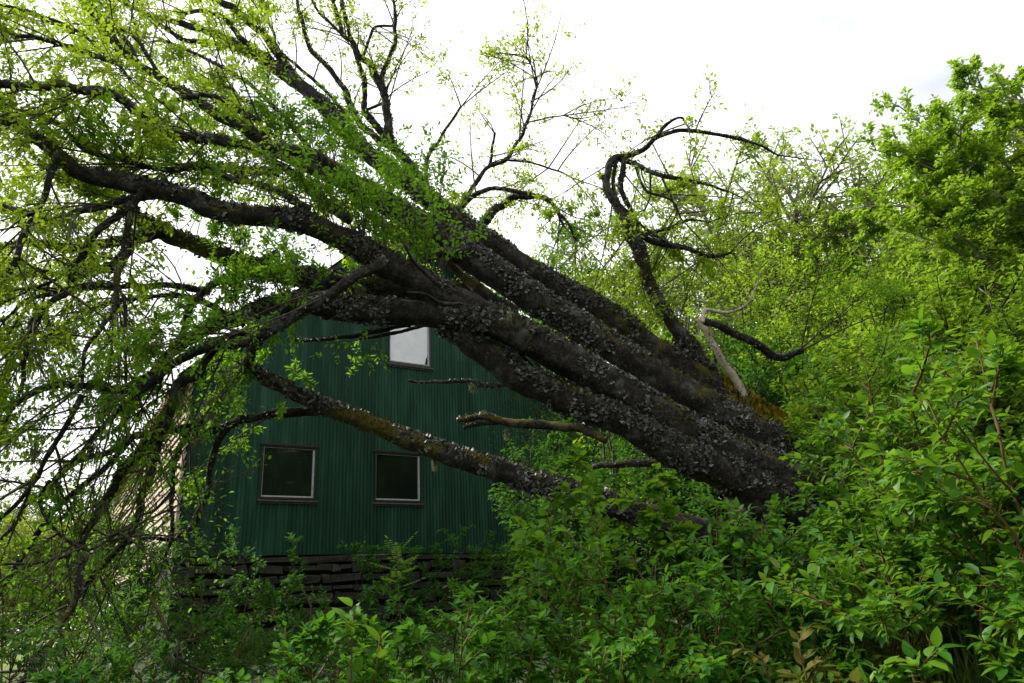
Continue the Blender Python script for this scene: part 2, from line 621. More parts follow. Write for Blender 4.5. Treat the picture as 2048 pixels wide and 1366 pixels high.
def box_mesh(name, corner, du, dv, dn, bev=0.0):
    """box from a corner and three edge vectors, small bevel"""
    import bmesh
    bm = bmesh.new()
    vs = []
    for a in (0, 1):
        for bb in (0, 1):
            for cc in (0, 1):
                vs.append(bm.verts.new(Vector(corner + a * du + bb * dv + cc * dn)))
    for f in ((0, 1, 3, 2), (4, 6, 7, 5), (0, 4, 5, 1), (2, 3, 7, 6), (0, 2, 6, 4), (1, 5, 7, 3)):
        bm.faces.new([vs[i] for i in f])
    bmesh.ops.recalc_face_normals(bm, faces=bm.faces)
    if bev:
        bmesh.ops.bevel(bm, geom=list(bm.edges), offset=bev, segments=1, affect='EDGES')
    me = bpy.data.meshes.new(name)
    bm.to_mesh(me)
    bm.free()
    return me


def merge_boxes(name, boxes, bev=0.004):
    import bmesh
    bm = bmesh.new()
    for (corner, du, dv, dn) in boxes:
        me = box_mesh("tmp", corner, du, dv, dn, bev)
        bm.from_mesh(me)
        bpy.data.meshes.remove(me)
    me = bpy.data.meshes.new(name)
    bm.to_mesh(me)
    bm.free()
    return me


Z = np.array([0, 0, 1.0])
MAT['frame'] = simple_mat("weathered_window_timber", [(.3, (.035, .032, .030)), (.6, (.085, .08, .078)), (.85, (.20, .19, .19))], 18, 0.75, 0.3)
MAT['frame_dark'] = simple_mat("dark_window_timber", [(.3, (.012, .012, .011)), (.6, (.025, .024, .022)), (.85, (.05, .048, .045))], 18, 0.75, 0.3)
MAT['sash'] = simple_mat("grey_sash_paint", [(.3, (.24, .24, .25)), (.6, (.42, .42, .44)), (.85, (.58, .58, .60))], 25, 0.6, 0.2)
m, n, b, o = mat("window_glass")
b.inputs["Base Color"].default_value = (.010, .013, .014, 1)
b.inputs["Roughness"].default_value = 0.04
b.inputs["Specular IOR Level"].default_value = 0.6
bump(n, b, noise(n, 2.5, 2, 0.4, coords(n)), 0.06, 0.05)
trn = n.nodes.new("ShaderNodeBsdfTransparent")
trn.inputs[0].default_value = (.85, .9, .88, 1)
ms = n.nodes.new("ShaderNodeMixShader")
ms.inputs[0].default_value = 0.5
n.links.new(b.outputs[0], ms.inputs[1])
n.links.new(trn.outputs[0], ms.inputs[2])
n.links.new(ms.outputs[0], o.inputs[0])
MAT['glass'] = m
MAT['sheeting'] = simple_mat("white_plastic_sheeting", [(.3, (.62, .62, .68)), (.6, (.74, .74, .79)), (.85, (.80, .80, .84))], 3, 0.5, 0.15)
MAT['stem_reflection'] = simple_mat("navy_stem_reflection", [(.3, (.010, .014, .028)), (.8, (.022, .030, .055))], 8, 0.9, 0.3)
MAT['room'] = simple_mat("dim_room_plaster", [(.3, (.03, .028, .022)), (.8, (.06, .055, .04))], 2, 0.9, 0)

for wi, (a, vb, ww, hh) in enumerate(WINS):
    t = 0.024
    up = wi == 3
    fr = merge_boxes("window", [
        (hp(a - .01, vb, -.09), WD * t, Z * hh, OUT * .125),
        (hp(a + ww - t + .01, vb, -.09), WD * t, Z * hh, OUT * .125),
        (hp(a - .01 + t, vb + hh - t, -.09), WD * (ww + .02 - 2 * t), Z * t, OUT * .122),
        (hp(a - .01 + t, vb, -.09), WD * (ww + .02 - 2 * t), Z * (t + .02), OUT * .122)])
    win = link("window", fr, MAT['frame_dark'] if not up else MAT['frame'], house)
    s = 0.038
    x0, x1, y0, y1 = a + t - .01, a + ww - t + .01, vb + t + .02, vb + hh - t

    def sub(name, me, mt):
        oo = bpy.data.objects.new(name, me)
        C.objects.link(oo)
        me.materials.append(mt)
        oo.parent = win
        return oo
    sash = merge_boxes("sash", [
        (hp(x0, y0, -.05), WD * s * .45, Z * (y1 - y0), OUT * .05),
        (hp(x1 - s, y0, -.05), WD * s, Z * (y1 - y0), OUT * .05),
        (hp(x0 + s * .45, y0, -.05), WD * (x1 - x0 - s * 1.45), Z * s * .8, OUT * .05),
        (hp(x0 + s * .45, y1 - s * .5, -.05), WD * (x1 - x0 - s * 1.45), Z * s * .5, OUT * .05)], 0.003)
    sub("sash", sash, MAT['sash'])
    sub("pane", box_mesh("pane", hp(x0 + .015, y0 + .02, -.040), WD * (x1 - x0 - .04), Z * (y1 - y0 - .03), OUT * .006), MAT['glass'])
    sub("sill", merge_boxes("sill", [(hp(a - .05, vb - .03, -.02), WD * (ww + .11), Z * .028 + OUT * .0, OUT * .085 - Z * .018),
                                     (hp(a - .02, vb - .085, .0), WD * (ww + .05), Z * .05, OUT * .03)], 0.003), MAT['sash'] if False else MAT['frame'])
    sub("head_board", box_mesh("head_board", hp(a - .05, vb + hh + .002, -.01), WD * (ww + .10), Z * .05, OUT * .055, 0.004), MAT['frame_dark'])
    if up:
        # white sheeting in front of the glass, torn at its lower right corner
        nn = 26
        ys = np.linspace(y1 + .01, y0 + .015, nn)
        rt = x1 - .012 - np.where(ys < y0 + .38, (y0 + .38 - ys) * .24, 0) - np.abs(vnoise(np.stack([ys * 22, ys * 0, ys * 0], -1), 4)) * .03
        lf = x0 + .012 + np.abs(vnoise(np.stack([ys * 19, ys * 0 + 7, ys * 0], -1), 9)) * .025
        cols = 9
        V = []
        for k in range(nn):
            for j in range(cols):
                f = j / (cols - 1)
                uu = lf[k] * (1 - f) + rt[k] * f
                V.append(hp(uu, ys[k], -.024 + .004 * math.sin(9 * uu + 5 * ys[k])))
        i = np.arange(nn - 1)[:, None] * cols + np.arange(cols - 1)[None]
        Q = np.stack([i, i + cols, i + cols + 1, i + 1], -1).reshape(-1, 4)
        shm = new_mesh("plastic_sheet", np.array(V), Q, smooth=True)
        so = sub("plastic_sheet", shm, MAT['sheeting'])
    # the dim room behind
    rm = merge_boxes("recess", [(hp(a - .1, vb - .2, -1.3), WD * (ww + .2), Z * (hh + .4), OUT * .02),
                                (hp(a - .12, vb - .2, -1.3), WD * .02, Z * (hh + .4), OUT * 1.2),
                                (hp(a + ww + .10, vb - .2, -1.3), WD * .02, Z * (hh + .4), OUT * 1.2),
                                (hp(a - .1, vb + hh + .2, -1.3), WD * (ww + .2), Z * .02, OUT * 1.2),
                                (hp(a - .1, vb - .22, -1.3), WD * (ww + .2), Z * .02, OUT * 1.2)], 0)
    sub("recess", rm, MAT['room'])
    if wi == 0:  # dark shape standing in for a stem reflected in this pane
        k = 14
        V = []
        for j in range(k):
            f = j / (k - 1)
            for q in (0, 1, 2, 3):
                g = q / 3
                V.append(hp(x0 + .02 + f * (.34 + .10 * g), y1 - g * (y1 - y0), -.16 + .02 * math.sin(f * 22)))
        i = np.arange(k - 1)[:, None] * 4 + np.arange(3)[None]
        Q = np.stack([i, i + 1, i + 5, i + 4], -1).reshape(-1, 4)
        sub("stem_reflection", new_mesh("stem_reflection", np.array(V), Q, smooth=True), MAT['stem_reflection'])

# clapboards of the side wall
MAT['clap'] = None
m, n, b, o = mat("worn_cream_clapboard")
v = coords(n)
mpn = n.nodes.new("ShaderNodeMapping")
mpn.inputs["Rotation"].default_value = (0, 0, PSI)
mpn.inputs["Scale"].default_value = (10, .8, 14)
n.links.new(v, mpn.inputs[0])
oi = n.nodes.new("ShaderNodeObjectInfo")
c = ramp(n, noise(n, 1.5, 7, 0.7, mpn.outputs[0]), [(.25, (.12, .08, .06)), (.42, (.36, .27, .22)), (.62, (.55, .45, .38))])
c = mixc(n, 0.4, c, ramp(n, oi.outputs["Random"], [(0, (.70, .62, .56)), (1, (1.1, 1.05, 1.0))]), 'MULTIPLY')
n.links.new(c, b.inputs["Base Color"])
b.inputs["Roughness"].default_value = 0.8
bump(n, b, noise(n, 3, 7, 0.7, mpn.outputs[0]), 0.4, 0.01)
MAT['clap'] = m
bh = 0.155
nrow = int(EAVE / bh)
for r in range(nrow):
    x = 0.0
    while x < SIDE - .2:
        L = float(rng.uniform(3.2, 4.8))
        if x == 0.0:
            L *= float(rng.uniform(.4, 1))
        L = min(L, SIDE - x)
        jit = float(rng.uniform(-.006, .006))
        c0 = hp(-0.012, r * bh + jit, 0, x + .004)
        me = box_mesh("clapboard", c0 - WD * .050, ND * (L - .008), Z * (bh + .010) + WD * .042, WD * .022, .003)
        link("clapboard", me, MAT['clap'], house)
        x += L
link("corner_board", box_mesh("corner_board", hp(-.050, -.02, .0) - WD * .03 - ND * .0, WD * .03, Z * (EAVE + .02), ND * .11, .004), MAT['clap'], house)

# roof of two rust red sheets, red fascia boards
MAT['rust'] = simple_mat("rusted_red_sheet", [(.3, (.10, .022, .012)), (.6, (.19, .038, .018)), (.85, (.26, .07, .03))], 3, 0.6, 0.2)
sl = math.hypot(WID / 2, APEX - EAVE)
for sgn in (0, 1):
    V, Q = [], []
    rows = 60
    k = 0
    ov = 0.32
    N2 = 240
    nn = np.linspace(-.30, SIDE + .2, N2)
    wave = .014 * np.cos(2 * np.pi * nn / .152)
    ux = (WID + 2 * 0) if sgn else 0
    ue = WID + ov if sgn else -ov
    ve = EAVE - ov
    for thick in (0.0, -.035):
        for (uu, vv) in ((ue, ve), (WID / 2, APEX)):
            V.append(hp(np.full(N2, uu), vv + .07 + thick + (wave if thick == 0 else wave * 0), 0, nn))
    V = np.concatenate(V)
    i = np.arange(N2 - 1)
    Q = [np.stack([i, i + 1, N2 + i + 1, N2 + i], -1), np.stack([2 * N2 + i, 3 * N2 + i, 3 * N2 + i + 1, 2 * N2 + i + 1], -1),
         np.stack([i, 2 * N2 + i, 2 * N2 + i + 1, i + 1], -1)]
    link("roof", new_mesh("roof", V, np.concatenate(Q)), MAT['rust'], house)
    du = (WD * (WID / 2 + ov) * (1 if not sgn else -1) + Z * (APEX - ve))
    link("rake_board", box_mesh("rake_board", hp(ue, ve - .12, .24), du, Z * .16, OUT * .03, .003), MAT['sheet'], house)
    link("eave_board", box_mesh("eave_board", hp(ue, ve - .10, .20), -OUT * (SIDE + .4), Z * .14, WD * (.025 if not sgn else -.025), .003), MAT['rust'], house)

# hidden far walls so that the barn is closed
MAT['backwall'] = MAT['clap']
link("back_wall", merge_boxes("back_wall", [(hp(.05, .0, 0, SIDE - .2), WD * (WID - .1), Z * EAVE, ND * .1),
                                            (hp(WID - .15, .0, 0, .1), WD * .1, Z * EAVE, ND * (SIDE - .4)),
                                            (hp(.02, .0, 0, .1), WD * .06, Z * EAVE, ND * (SIDE - .4))], 0), MAT['room'], house)

# rubble base, stone by stone
MAT['stone'] = None
m, n, b, o = mat("lichened_rubble")
v = coords(n)
oi = n.nodes.new("ShaderNodeObjectInfo")
c = ramp(n, noise(n, 7, 8, 0.7, v, .4), [(.28, (.009, .008, .007)), (.5, (.024, .022, .019)), (.75, (.055, .048, .040))])
c = mixc(n, 0.6, c, ramp(n, oi.outputs["Random"], [(0, (.55, .55, .58)), (1, (1.25, 1.15, 1.0))]), 'MULTIPLY')
c = mixc(n, ramp(n, noise(n, 3, 5, .6, v), [(.55, (0, 0, 0)), (.68, (.7, .7, .7))]), c, (.05, .075, .02))
n.links.new(c, b.inputs["Base Color"])
b.inputs["Roughness"].default_value = .9
bump(n, b, noise(n, 24, 8, .75, v), .8, .03)
MAT['stone'] = m


def stone_block(c0, ax, L, H, D):
    me = box_mesh("stone", np.zeros(3), np.array([L, 0, 0]), np.array([0, D, 0]), np.array([0, 0, H]), min(H, L) * .07)
    nv = len(me.vertices)
    co = np.empty(nv * 3, dtype=np.float32)
    me.vertices.foreach_get("co", co)
    q = co.reshape(-1, 3).astype(float)
    sd = int(rng.integers(1e6))
    q = q + .24 * H * np.stack([vnoise(q * 7 + 3, sd), vnoise(q * 7 + 9, sd + 1) * .6, vnoise(q * 7 + 1, sd + 2)], -1)
    out_ = np.cross(Z, ax) if np.cross(Z, ax) @ (OUT if abs(ax @ WD) > .5 else -WD) > 0 else -np.cross(Z, ax)
    q = c0 + q[:, :1] * ax - (q[:, 1:2] - float(rng.uniform(0, .05))) * out_ + q[:, 2:3] * Z
    me.vertices.foreach_set("co", q.astype(np.float32).ravel())
    me.update()
    link("stone", me, MAT['stone'], house)


for (ax, length, org) in ((WD, WID, hp(-.03, 0, -.02)), (ND, 9.0, hp(.0, 0, -.03))):
    vtop = -.015
    row = 0
    while vtop > -1.75:
        H = float(rng.choice([.09, .13, .2, .28])) if row else .15
        x = float(rng.uniform(-.05, .0))
        while x < length:
            L = float(rng.choice([.16, .25, .4, .62])) * float(rng.uniform(.8, 1.25)) if row else float(rng.uniform(.6, 1.5))
            h2 = H * float(rng.uniform(.62, 1.0))
            stone_block(org + ax * x + Z * (vtop - h2), ax, L - .02, h2 - .018, .34)
            x += L
        vtop -= H
        row += 1
link("footing", merge_boxes("footing", [(hp(.1, -1.9, -.3), WD * (WID - .2), Z * 1.88, OUT * .15),
                                        (hp(.15, -1.9, 0, .2), WD * .1, Z * 1.88, ND * 14)], 0), MAT['soil'], house)

# ------------------------------------------------------------------ the fallen tree
tree = thing("fallen_tree", "huge many stemmed fallen tree covered in lichen and moss leaning over the barn", "tree", at(1620, 1010, 7.2))
SEGS = []        # (points, radii, leafiness) for twigs


def interp(vals, n):
    vals = np.asarray(vals, float)
    return np.interp(np.linspace(0, 1, n), np.linspace(0, 1, len(vals)), vals)


def limb(name, pts, d, r, leafy=0.0, mt='bark_thin', sides=8, amp=.34, freq=None, jit=.012, label=None):
    """a limb traced through photo pixels; d depth along it, r half width in pixels"""
    k = len(pts)
    dd = interp(d, k)
    P = np.array([at(p[0], p[1], q) for p, q in zip(pts, dd)])
    L = np.sum(np.linalg.norm(np.diff(P, axis=0), axis=1))
    rr = interp(r, k) * dd / FPX * (.90 if sides >= 20 else .82)
    step = max(.014, rr.mean() * .19)
    n_ = int(min(420, max(10, L / step)))
    Q = spline(P, n_)
    R = np.interp(np.linspace(0, k - 1, n_), np.arange(k), rr)
    sd = int(rng.integers(1e6))
    if jit:
        wv = np.clip(rr.mean() * 1.1, .012, .05)
        Q = Q + (wv if sides < 20 else jit * 1.6) * np.stack([vnoise(Q * 6.5, sd + 21), vnoise(Q * 6.5, sd + 23), vnoise(Q * 6.5, sd + 25)], -1) * np.linspace(0.2, 1, n_)[:, None]
        Q = Q + jit * np.stack([vnoise(Q * 3.1, sd), vnoise(Q * 3.1, sd + 7), vnoise(Q * 3.1, sd + 9)], -1) * np.linspace(0.3, 1, n_)[:, None]
    me = tube_mesh(name, Q, R, sides, amp, freq or (0.22 / max(rr.mean(), .01)), sd)
    o_ = link(name, me, MAT[mt], tree)
    if label:
        o_["label"] = label
    if name == 'branch' and np.mean([p[0] for p in pts]) < 380 and 190 < np.mean([p[1] for p in pts]) < 720:
        leafy = leafy * 1.6
    elif name == 'branch' and 150 < np.mean([p[0] for p in pts]) < 420 and np.mean([p[1] for p in pts]) > 820:
        leafy = leafy * 1.3
    SEGS.append((Q, R, leafy))
    return Q, R


STEMS = []
STEMS.append(limb("stem", [(1660, 965), (1560, 890), (1480, 830), (1400, 765), (1300, 690), (1220, 628), (1130, 578), (1050, 529), (950, 462), (880, 415), (820, 370), (760, 325), (714, 285), (675, 240), (641, 206), (600, 172), (568, 148), (499, 103), (430, 69), (344, 41), (275, 20), (200, -20)],
                   [7.7, 7.9, 8.2, 8.6, 9, 9.4, 9.8], [60, 54, 46, 35, 27, 24, 22, 21, 21, 20, 19, 18, 18, 17, 16, 14, 12, 10, 8, 6, 5, 4], .25, 'bark', 44, .19))
STEMS.append(limb("stem", [(1660, 985), (1590, 930), (1500, 870), (1400, 812), (1300, 745), (1185, 670), (1082, 606), (1013, 562), (944, 513), (875, 469), (793, 421), (720, 378), (650, 345), (570, 310), (500, 265), (430, 225), (340, 165), (275, 127), (234, 89), (193, 41), (150, -15)],
                   [7.2, 7.3, 7.5, 7.7, 8, 8.2], [60, 58, 50, 41, 33, 30, 31, 32, 33, 31, 26, 22, 18, 16, 14, 12, 10, 9, 8, 7, 5], .25, 'bark', 44, .19))
STEMS.append(limb("stem", [(1660, 1000), (1530, 950), (1450, 910), (1350, 850), (1250, 787), (1150, 728), (1050, 674), (950, 622), (880, 588), (800, 546), (740, 510), (690, 477), (585, 440), (447, 425), (361, 392), (293, 375), (224, 361), (155, 344), (114, 310), (70, 268), (0, 235), (-100, 200)],
                   [6.9, 6.85, 6.8, 6.6, 6.4, 6.2, 6], [60, 58, 50, 41, 36, 35, 36, 35, 33, 30, 27, 24, 23, 21, 20, 19, 18, 16, 15, 13, 12, 10], .25, 'bark', 44, .19))
STEMS.append(limb("stem", [(1600, 1010), (1480, 955), (1400, 922), (1330, 890), (1254, 846), (1185, 816), (1116, 789), (1047, 758), (996, 723), (944, 686), (885, 645)],
                   [6.8, 6.7, 6.75, 6.8, 6.85], [50, 46, 40, 36, 33, 32, 32, 32, 31, 28, 22], 0, 'bark', 40, .19))
STEMS.append(limb("stem", [(1060, 684), (980, 645), (910, 632), (806, 625), (700, 618), (600, 605), (540, 612), (482, 634), (413, 660), (350, 700), (290, 765), (250, 840)],
                   [6.75, 6.75, 6.8, 6.9, 7.1], [34, 31, 29, 28, 26, 23, 19, 16, 13, 11, 9, 7], .2, 'bark', 38, .2))
STEMS.append(limb("stem", [(1010, 655), (900, 602), (760, 572), (640, 558), (516, 538), (447, 514), (379, 483), (310, 458), (262, 425), (225, 395), (160, 365)],
                   [7.3, 7.6, 7.7, 7.6], [28, 26, 24, 22, 20, 19, 18, 17, 14, 11, 8], .3, 'bark_moss', 26, .2))
STEMS.append(limb("stem", [(1560, 1080), (1450, 1072), (1350, 1050), (1250, 1020), (1160, 990), (1080, 968), (1000, 940), (900, 910), (820, 880), (720, 840), (640, 808), (560, 770), (490, 742), (457, 752), (430, 789), (405, 835), (380, 885)],
                   [6.6, 6.7, 7, 7.4, 7.7], [32, 29, 27, 26, 26, 25, 24, 22, 20, 18, 17, 15, 13, 10, 8, 7, 5], .1, 'bark_moss', 28, .2))
STEMS.append(limb("stem", [(1440, 790), (1385, 705), (1340, 640), (1300, 570), (1275, 490), (1250, 440), (1225, 395), (1213, 370), (1216, 335), (1230, 316), (1250, 312)],
                   [7.9, 8.1, 8.4], [24, 19, 15, 13, 12, 10, 9, 8, 8, 7, 5], .1, 'bark', 20, .2))

B = lambda pts, d, r, leafy=1.0, mt='bark_thin', **k: limb("branch", pts, d, r, leafy, mt, **k)
# upper left
B([(770, 408), (690, 350), (630, 312), (568, 299), (482, 289), (379, 272), (310, 255), (282, 234), (241, 203), (172, 179), (86, 168), (0, 168), (-90, 150)], [7.6, 6.6, 6.2, 6], [17, 15, 14, 13, 12, 12, 12, 12, 11, 10, 10, 9, 8], .5)
B([(870, 415), (850, 380), (815, 325), (785, 290), (776, 240), (770, 190), (750, 150), (722, 115), (695, 75), (675, 30), (662, -20)], [9.1, 9.4, 9.6], [14, 13, 12, 11, 10, 9, 8, 7, 6, 5, 5], .3)
B([(770, 190), (763, 160), (775, 120), (792, 75), (790, 20), (782, -20)], [9.4, 9.3], [7, 6, 5, 4, 3], .3)
B([(785, 290), (770, 275), (735, 230), (728, 210), (731, 170), (715, 115), (700, 75), (683, 0), (678, -20)], [9.4, 9.5], [9, 8, 7, 6, 5, 4], .3)
B([(785, 297), (745, 270), (717, 245), (690, 185), (652, 130), (620, 95), (600, 30), (590, -20)], [9.3, 9.6], [9, 8, 7, 5, 4], .3)
B([(727, 222), (765, 205), (770, 195)], [9.5, 9.4], [4, 3], .3)
B([(727, 115), (740, 75), (752, 52), (790, 50)], [9.5, 9.4], [4, 3], .4)
B([(695, 80), (640, 25), (620, -10)], [9.5, 9.5], [4, 3], .4)
B([(600, 172), (585, 150), (551, 100), (499, 45), (430, 0), (400, -20)], [9.4, 9.2], [12, 11, 9, 8, 6], .3)
B([(714, 265), (679, 213), (641, 172), (600, 138), (560, 100), (540, 50)], [9.2, 9.5], [5, 4, 3], .5)
B([(568, 148), (540, 120), (480, 75), (440, 30), (400, 18), (370, 20)], [9.3, 9], [8, 6, 4], .6)
B([(499, 103), (420, 85), (370, 80), (330, 55), (290, 25), (240, 5)], [9.2, 8.6], [6, 5, 3], .8)
B([(620, 300), (560, 225), (500, 170), (445, 135), (400, 112), (330, 80)], [8, 8.4], [6, 5, 4, 3], 1)
B([(600, 260), (520, 215), (470, 190), (430, 140)], [8, 8.4], [5, 4, 3], 1)
B([(520, 245), (450, 205), (400, 190), (330, 205), (270, 170), (230, 120)], [7.6, 7], [8, 7, 5, 3], 1)
B([(247, 130), (200, 115), (160, 100), (110, 85), (60, 72), (25, 68), (0, 45)], [7, 6.4], [7, 6, 5, 4], 1)
B([(275, 127), (255, 85), (210, 40), (180, 0), (165, -20)], [8, 8], [6, 5, 4], .6)
B([(320, 155), (295, 110), (270, 75), (240, 60)], [8, 8], [5, 3], 1)
B([(193, 90), (140, 55), (80, 30), (20, 12), (-30, 5)], [7.4, 7], [4, 3], 1.2)
B([(150, 65), (80, 35), (40, 20), (0, 10)], [7.8, 7.4], [4, 3], 1.2)
B([(480, 365), (400, 335), (330, 340), (250, 320), (170, 300), (120, 250), (60, 225), (0, 200)], [6.6, 6.2], [8, 7, 6, 5, 3], 1)
B([(560, 345), (470, 340), (390, 335), (340, 340)], [7.6, 7.2], [12, 11, 9], .8)
B([(620, 420), (560, 385), (500, 365), (430, 350), (350, 330)], [7.4, 7], [10, 9, 7, 5], .8)
B([(700, 440), (640, 400), (560, 330), (500, 300), (440, 270)], [7.8, 8], [14, 12, 9, 7], .7)
B([(860, 395), (852, 340), (862, 300), (875, 285), (903, 240), (923, 213)], [9, 9.2], [5, 4, 3], .8)
# middle, above the stems
B([(950, 465), (972, 440), (985, 418), (1005, 408), (1030, 395), (1090, 400), (1130, 440), (1150, 480)], [9, 9.2], [14, 12, 10, 9, 7, 5, 4, 3], .7)
B([(915, 440), (925, 412), (945, 375), (962, 348), (978, 332), (1015, 320), (1035, 285), (1055, 245), (1068, 200), (1070, 150)], [9, 9.4], [7, 6, 5, 4, 2], .9)
B([(1015, 320), (1060, 325), (1110, 340), (1145, 355)], [9.2, 9.3], [3, 2], 1)
B([(978, 332), (985, 300), (990, 265)], [9.2, 9.3], [4, 3], .8)
B([(905, 435), (920, 420), (950, 390), (990, 380), (1050, 388), (1095, 402), (1130, 450)], [9, 9], [7, 6, 5, 3], .9)
B([(1068, 200), (1075, 160), (1060, 125), (1050, 110)], [9.4, 9.4], [2, 1.5], 2)
B([(1055, 245), (1100, 235), (1130, 230)], [9.4, 9.4], [2, 1.5], 2)
# right stem top
B([(1240, 316), (1285, 300), (1310, 275), (1330, 250), (1362, 234), (1372, 248)], [8.4, 8.4], [7, 6, 5, 3, 2], .25)
B([(1305, 280), (1340, 266), (1370, 261), (1440, 270), (1500, 283), (1560, 310)], [8.4, 8.5], [5, 5, 4, 2], .3)
B([(1235, 316), (1275, 330), (1300, 345), (1360, 358), (1420, 370), (1470, 390)], [8.4, 8.2], [8, 7, 6, 4, 2], .3)
B([(1232, 322), (1226, 370), (1240, 410), (1262, 430), (1300, 460), (1340, 490)], [8.3, 8], [5, 5, 4, 3], .3)
B([(1248, 318), (1243, 380), (1270, 440), (1283, 470)], [8.3, 8.2], [7, 6, 5, 4], .3)
B([(1262, 455), (1310, 485), (1370, 495), (1420, 513), (1460, 510)], [8.2, 8], [8, 7, 5, 3], .4)
B([(1285, 468), (1340, 455), (1380, 440), (1420, 445)], [8.2, 8.4], [5, 4, 2], .4)
B([(1320, 345), (1340, 390), (1355, 430)], [8.3, 8.1], [3, 2], .3)
B([(1270, 330), (1290, 380), (1340, 400), (1365, 440)], [8.3, 8.1], [4, 3, 2], .3)
B([(1300, 345), (1300, 390), (1290, 420)], [8.3, 8.1], [3, 2], .3)
# pale barkless snag beside the base
B([(1495, 810), (1475, 765), (1460, 740), (1440, 715), (1425, 690), (1410, 655), (1403, 638)], [7.7, 7.6], [11, 10, 10, 9, 9], 0, 'deadwood', amp=.12, label="pale barkless snag")
B([(1408, 642), (1440, 652), (1470, 665), (1520, 690), (1555, 710), (1605, 702)], [7.6, 7.8], [8, 9, 9, 9, 8], .1, 'bark')
B([(1404, 645), (1412, 620), (1450, 625), (1485, 612), (1510, 585), (1520, 545)], [7.6, 7.8], [6, 4, 3, 2], 0, 'deadwood')
# left, drooping
B([(320, 465), (292, 469), (241, 483), (172, 493), (86, 489), (0, 489), (-60, 485)], [7.6, 7], [14, 13, 12, 11, 10, 9, 8], .8)
B([(300, 470), (270, 478), (250, 505), (225, 530), (195, 542), (155, 551), (80, 545), (0, 560)], [7.5, 7], [15, 14, 13, 12, 10, 8, 6, 5], .8)
B([(330, 388), (250, 400), (200, 412), (165, 422), (103, 441), (65, 441), (45, 428), (0, 417), (-40, 410)], [6.4, 5.6], [10, 9, 8, 8, 7, 6], .8)
B([(65, 441), (45, 475), (30, 520), (10, 570), (-20, 610)], [5.8, 5.4], [9, 8, 6, 5], .8)
B([(114, 310), (95, 370), (80, 410), (65, 445)], [6, 5.8], [8, 7, 7], .8)
B([(290, 380), (262, 421), (255, 469), (248, 514), (237, 551), (234, 589), (227, 627), (193, 665), (172, 699), (165, 730), (160, 780)], [6.3, 5.6], [9, 8, 8, 7, 6, 5, 4], .6)
B([(237, 575), (248, 600), (249, 641), (248, 692), (251, 772)], [5.9, 5.6], [4, 4, 3], .6)
B([(262, 408), (241, 428), (193, 462), (165, 507), (145, 545), (131, 582), (96, 613), (69, 648), (52, 703), (34, 778), (15, 850)], [6.2, 5.4], [10, 9, 9, 9, 8, 7, 5, 4], .6)
B([(560, 505), (510, 525), (471, 548), (430, 569), (389, 606), (372, 641), (361, 682), (330, 727), (292, 761)], [7.4, 6.8], [9, 9, 9, 8, 8], .8)
B([(160, 520), (110, 560), (50, 585), (0, 610)], [6, 5.8], [5, 4, 3], 1)
B([(230, 575), (180, 570), (130, 585), (60, 600), (0, 640)], [6.6, 6.2], [8, 7, 6, 4], 1)
B([(420, 585), (340, 570), (270, 575), (180, 580), (90, 575), (0, 590)], [7.4, 7.2], [8, 7, 5, 4], 1)
B([(470, 640), (400, 600), (330, 590), (240, 600), (160, 620)], [7.4, 7], [9, 7, 5, 3], 1)
# long branch from the third stem down to the left
B([(770, 522), (740, 540), (700, 558), (654, 593), (602, 624), (550, 655), (499, 682), (413, 699), (344, 730), (292, 775), (240, 778), (172, 775), (86, 782), (17, 809), (-60, 840)], [6.35, 6.2, 5.8, 5.4], [16, 15, 14, 14, 13, 13, 12, 11, 10, 10, 9, 9, 8, 7], .6, 'bark')
B([(530, 664), (505, 700), (492, 745)], [6.1, 7.4], [12, 12, 12], .3, 'bark')
B([(520, 672), (470, 668), (410, 690), (330, 735), (270, 760)], [6.2, 6], [8, 7, 5], .8)
B([(440, 690), (413, 720), (399, 748), (354, 772), (344, 810), (330, 850), (300, 880), (264, 922), (227, 978), (189, 1031), (150, 1090)], [6.1, 5.8], [9, 10, 10, 11, 12, 13, 13, 12, 10, 7], .5, 'bark')
B([(292, 770), (260, 800), (220, 840), (190, 870), (150, 920), (110, 960)], [5.9, 5.6], [8, 7, 6, 4], .7)
# fork of the low limb, down to the lower left
B([(655, 822), (600, 822), (560, 826), (480, 840), (420, 860), (374, 858), (321, 865), (264, 876), (219, 907), (159, 926), (113, 963), (57, 1012), (19, 1062), (-20, 1110)], [7.5, 7.2, 6.6, 6], [13, 12, 11, 10, 10, 9, 9, 8, 8, 7, 6, 6, 5, 4], .6, 'bark')
B([(280, 870), (264, 876), (212, 933), (151, 982), (94, 1039), (49, 1107), (0, 1179), (-20, 1210)], [6.5, 5.6], [8, 8, 7, 7, 6, 4], .6)
B([(165, 790), (132, 850), (98, 907), (68, 963), (19, 1020), (-20, 1060)], [5.6, 5.2], [7, 6, 6, 5, 4], .7)
B([(453, 858), (440, 875), (431, 892), (419, 944), (412, 1001), (389, 1046), (355, 1077), (295, 1077), (250, 1090)], [7.2, 6.8], [8, 8, 7, 7, 6, 5, 4], .3, 'bark')
B([(380, 860), (370, 873), (348, 933), (344, 982), (344, 1062), (330, 1120)], [6.9, 6.6], [7, 6, 5, 4], .4)
B([(320, 880), (298, 956), (280, 1001), (264, 1054), (234, 1107), (181, 1160), (160, 1200)], [6.2, 5.6], [7, 8, 8, 7, 6, 5], .5, 'bark')
B([(165, 1120), (151, 1201), (121, 1243), (94, 1296), (76, 1340)], [5.2, 4.6], [8, 8, 7, 6], .4, 'bark')
B([(94, 1290), (60, 1330), (40, 1370)], [4.7, 4.5], [5, 4], .4)
B([(300, 1190), (330, 1250), (345, 1300), (400, 1340), (450, 1360)], [4.8, 4.4], [4, 4, 3], .4)
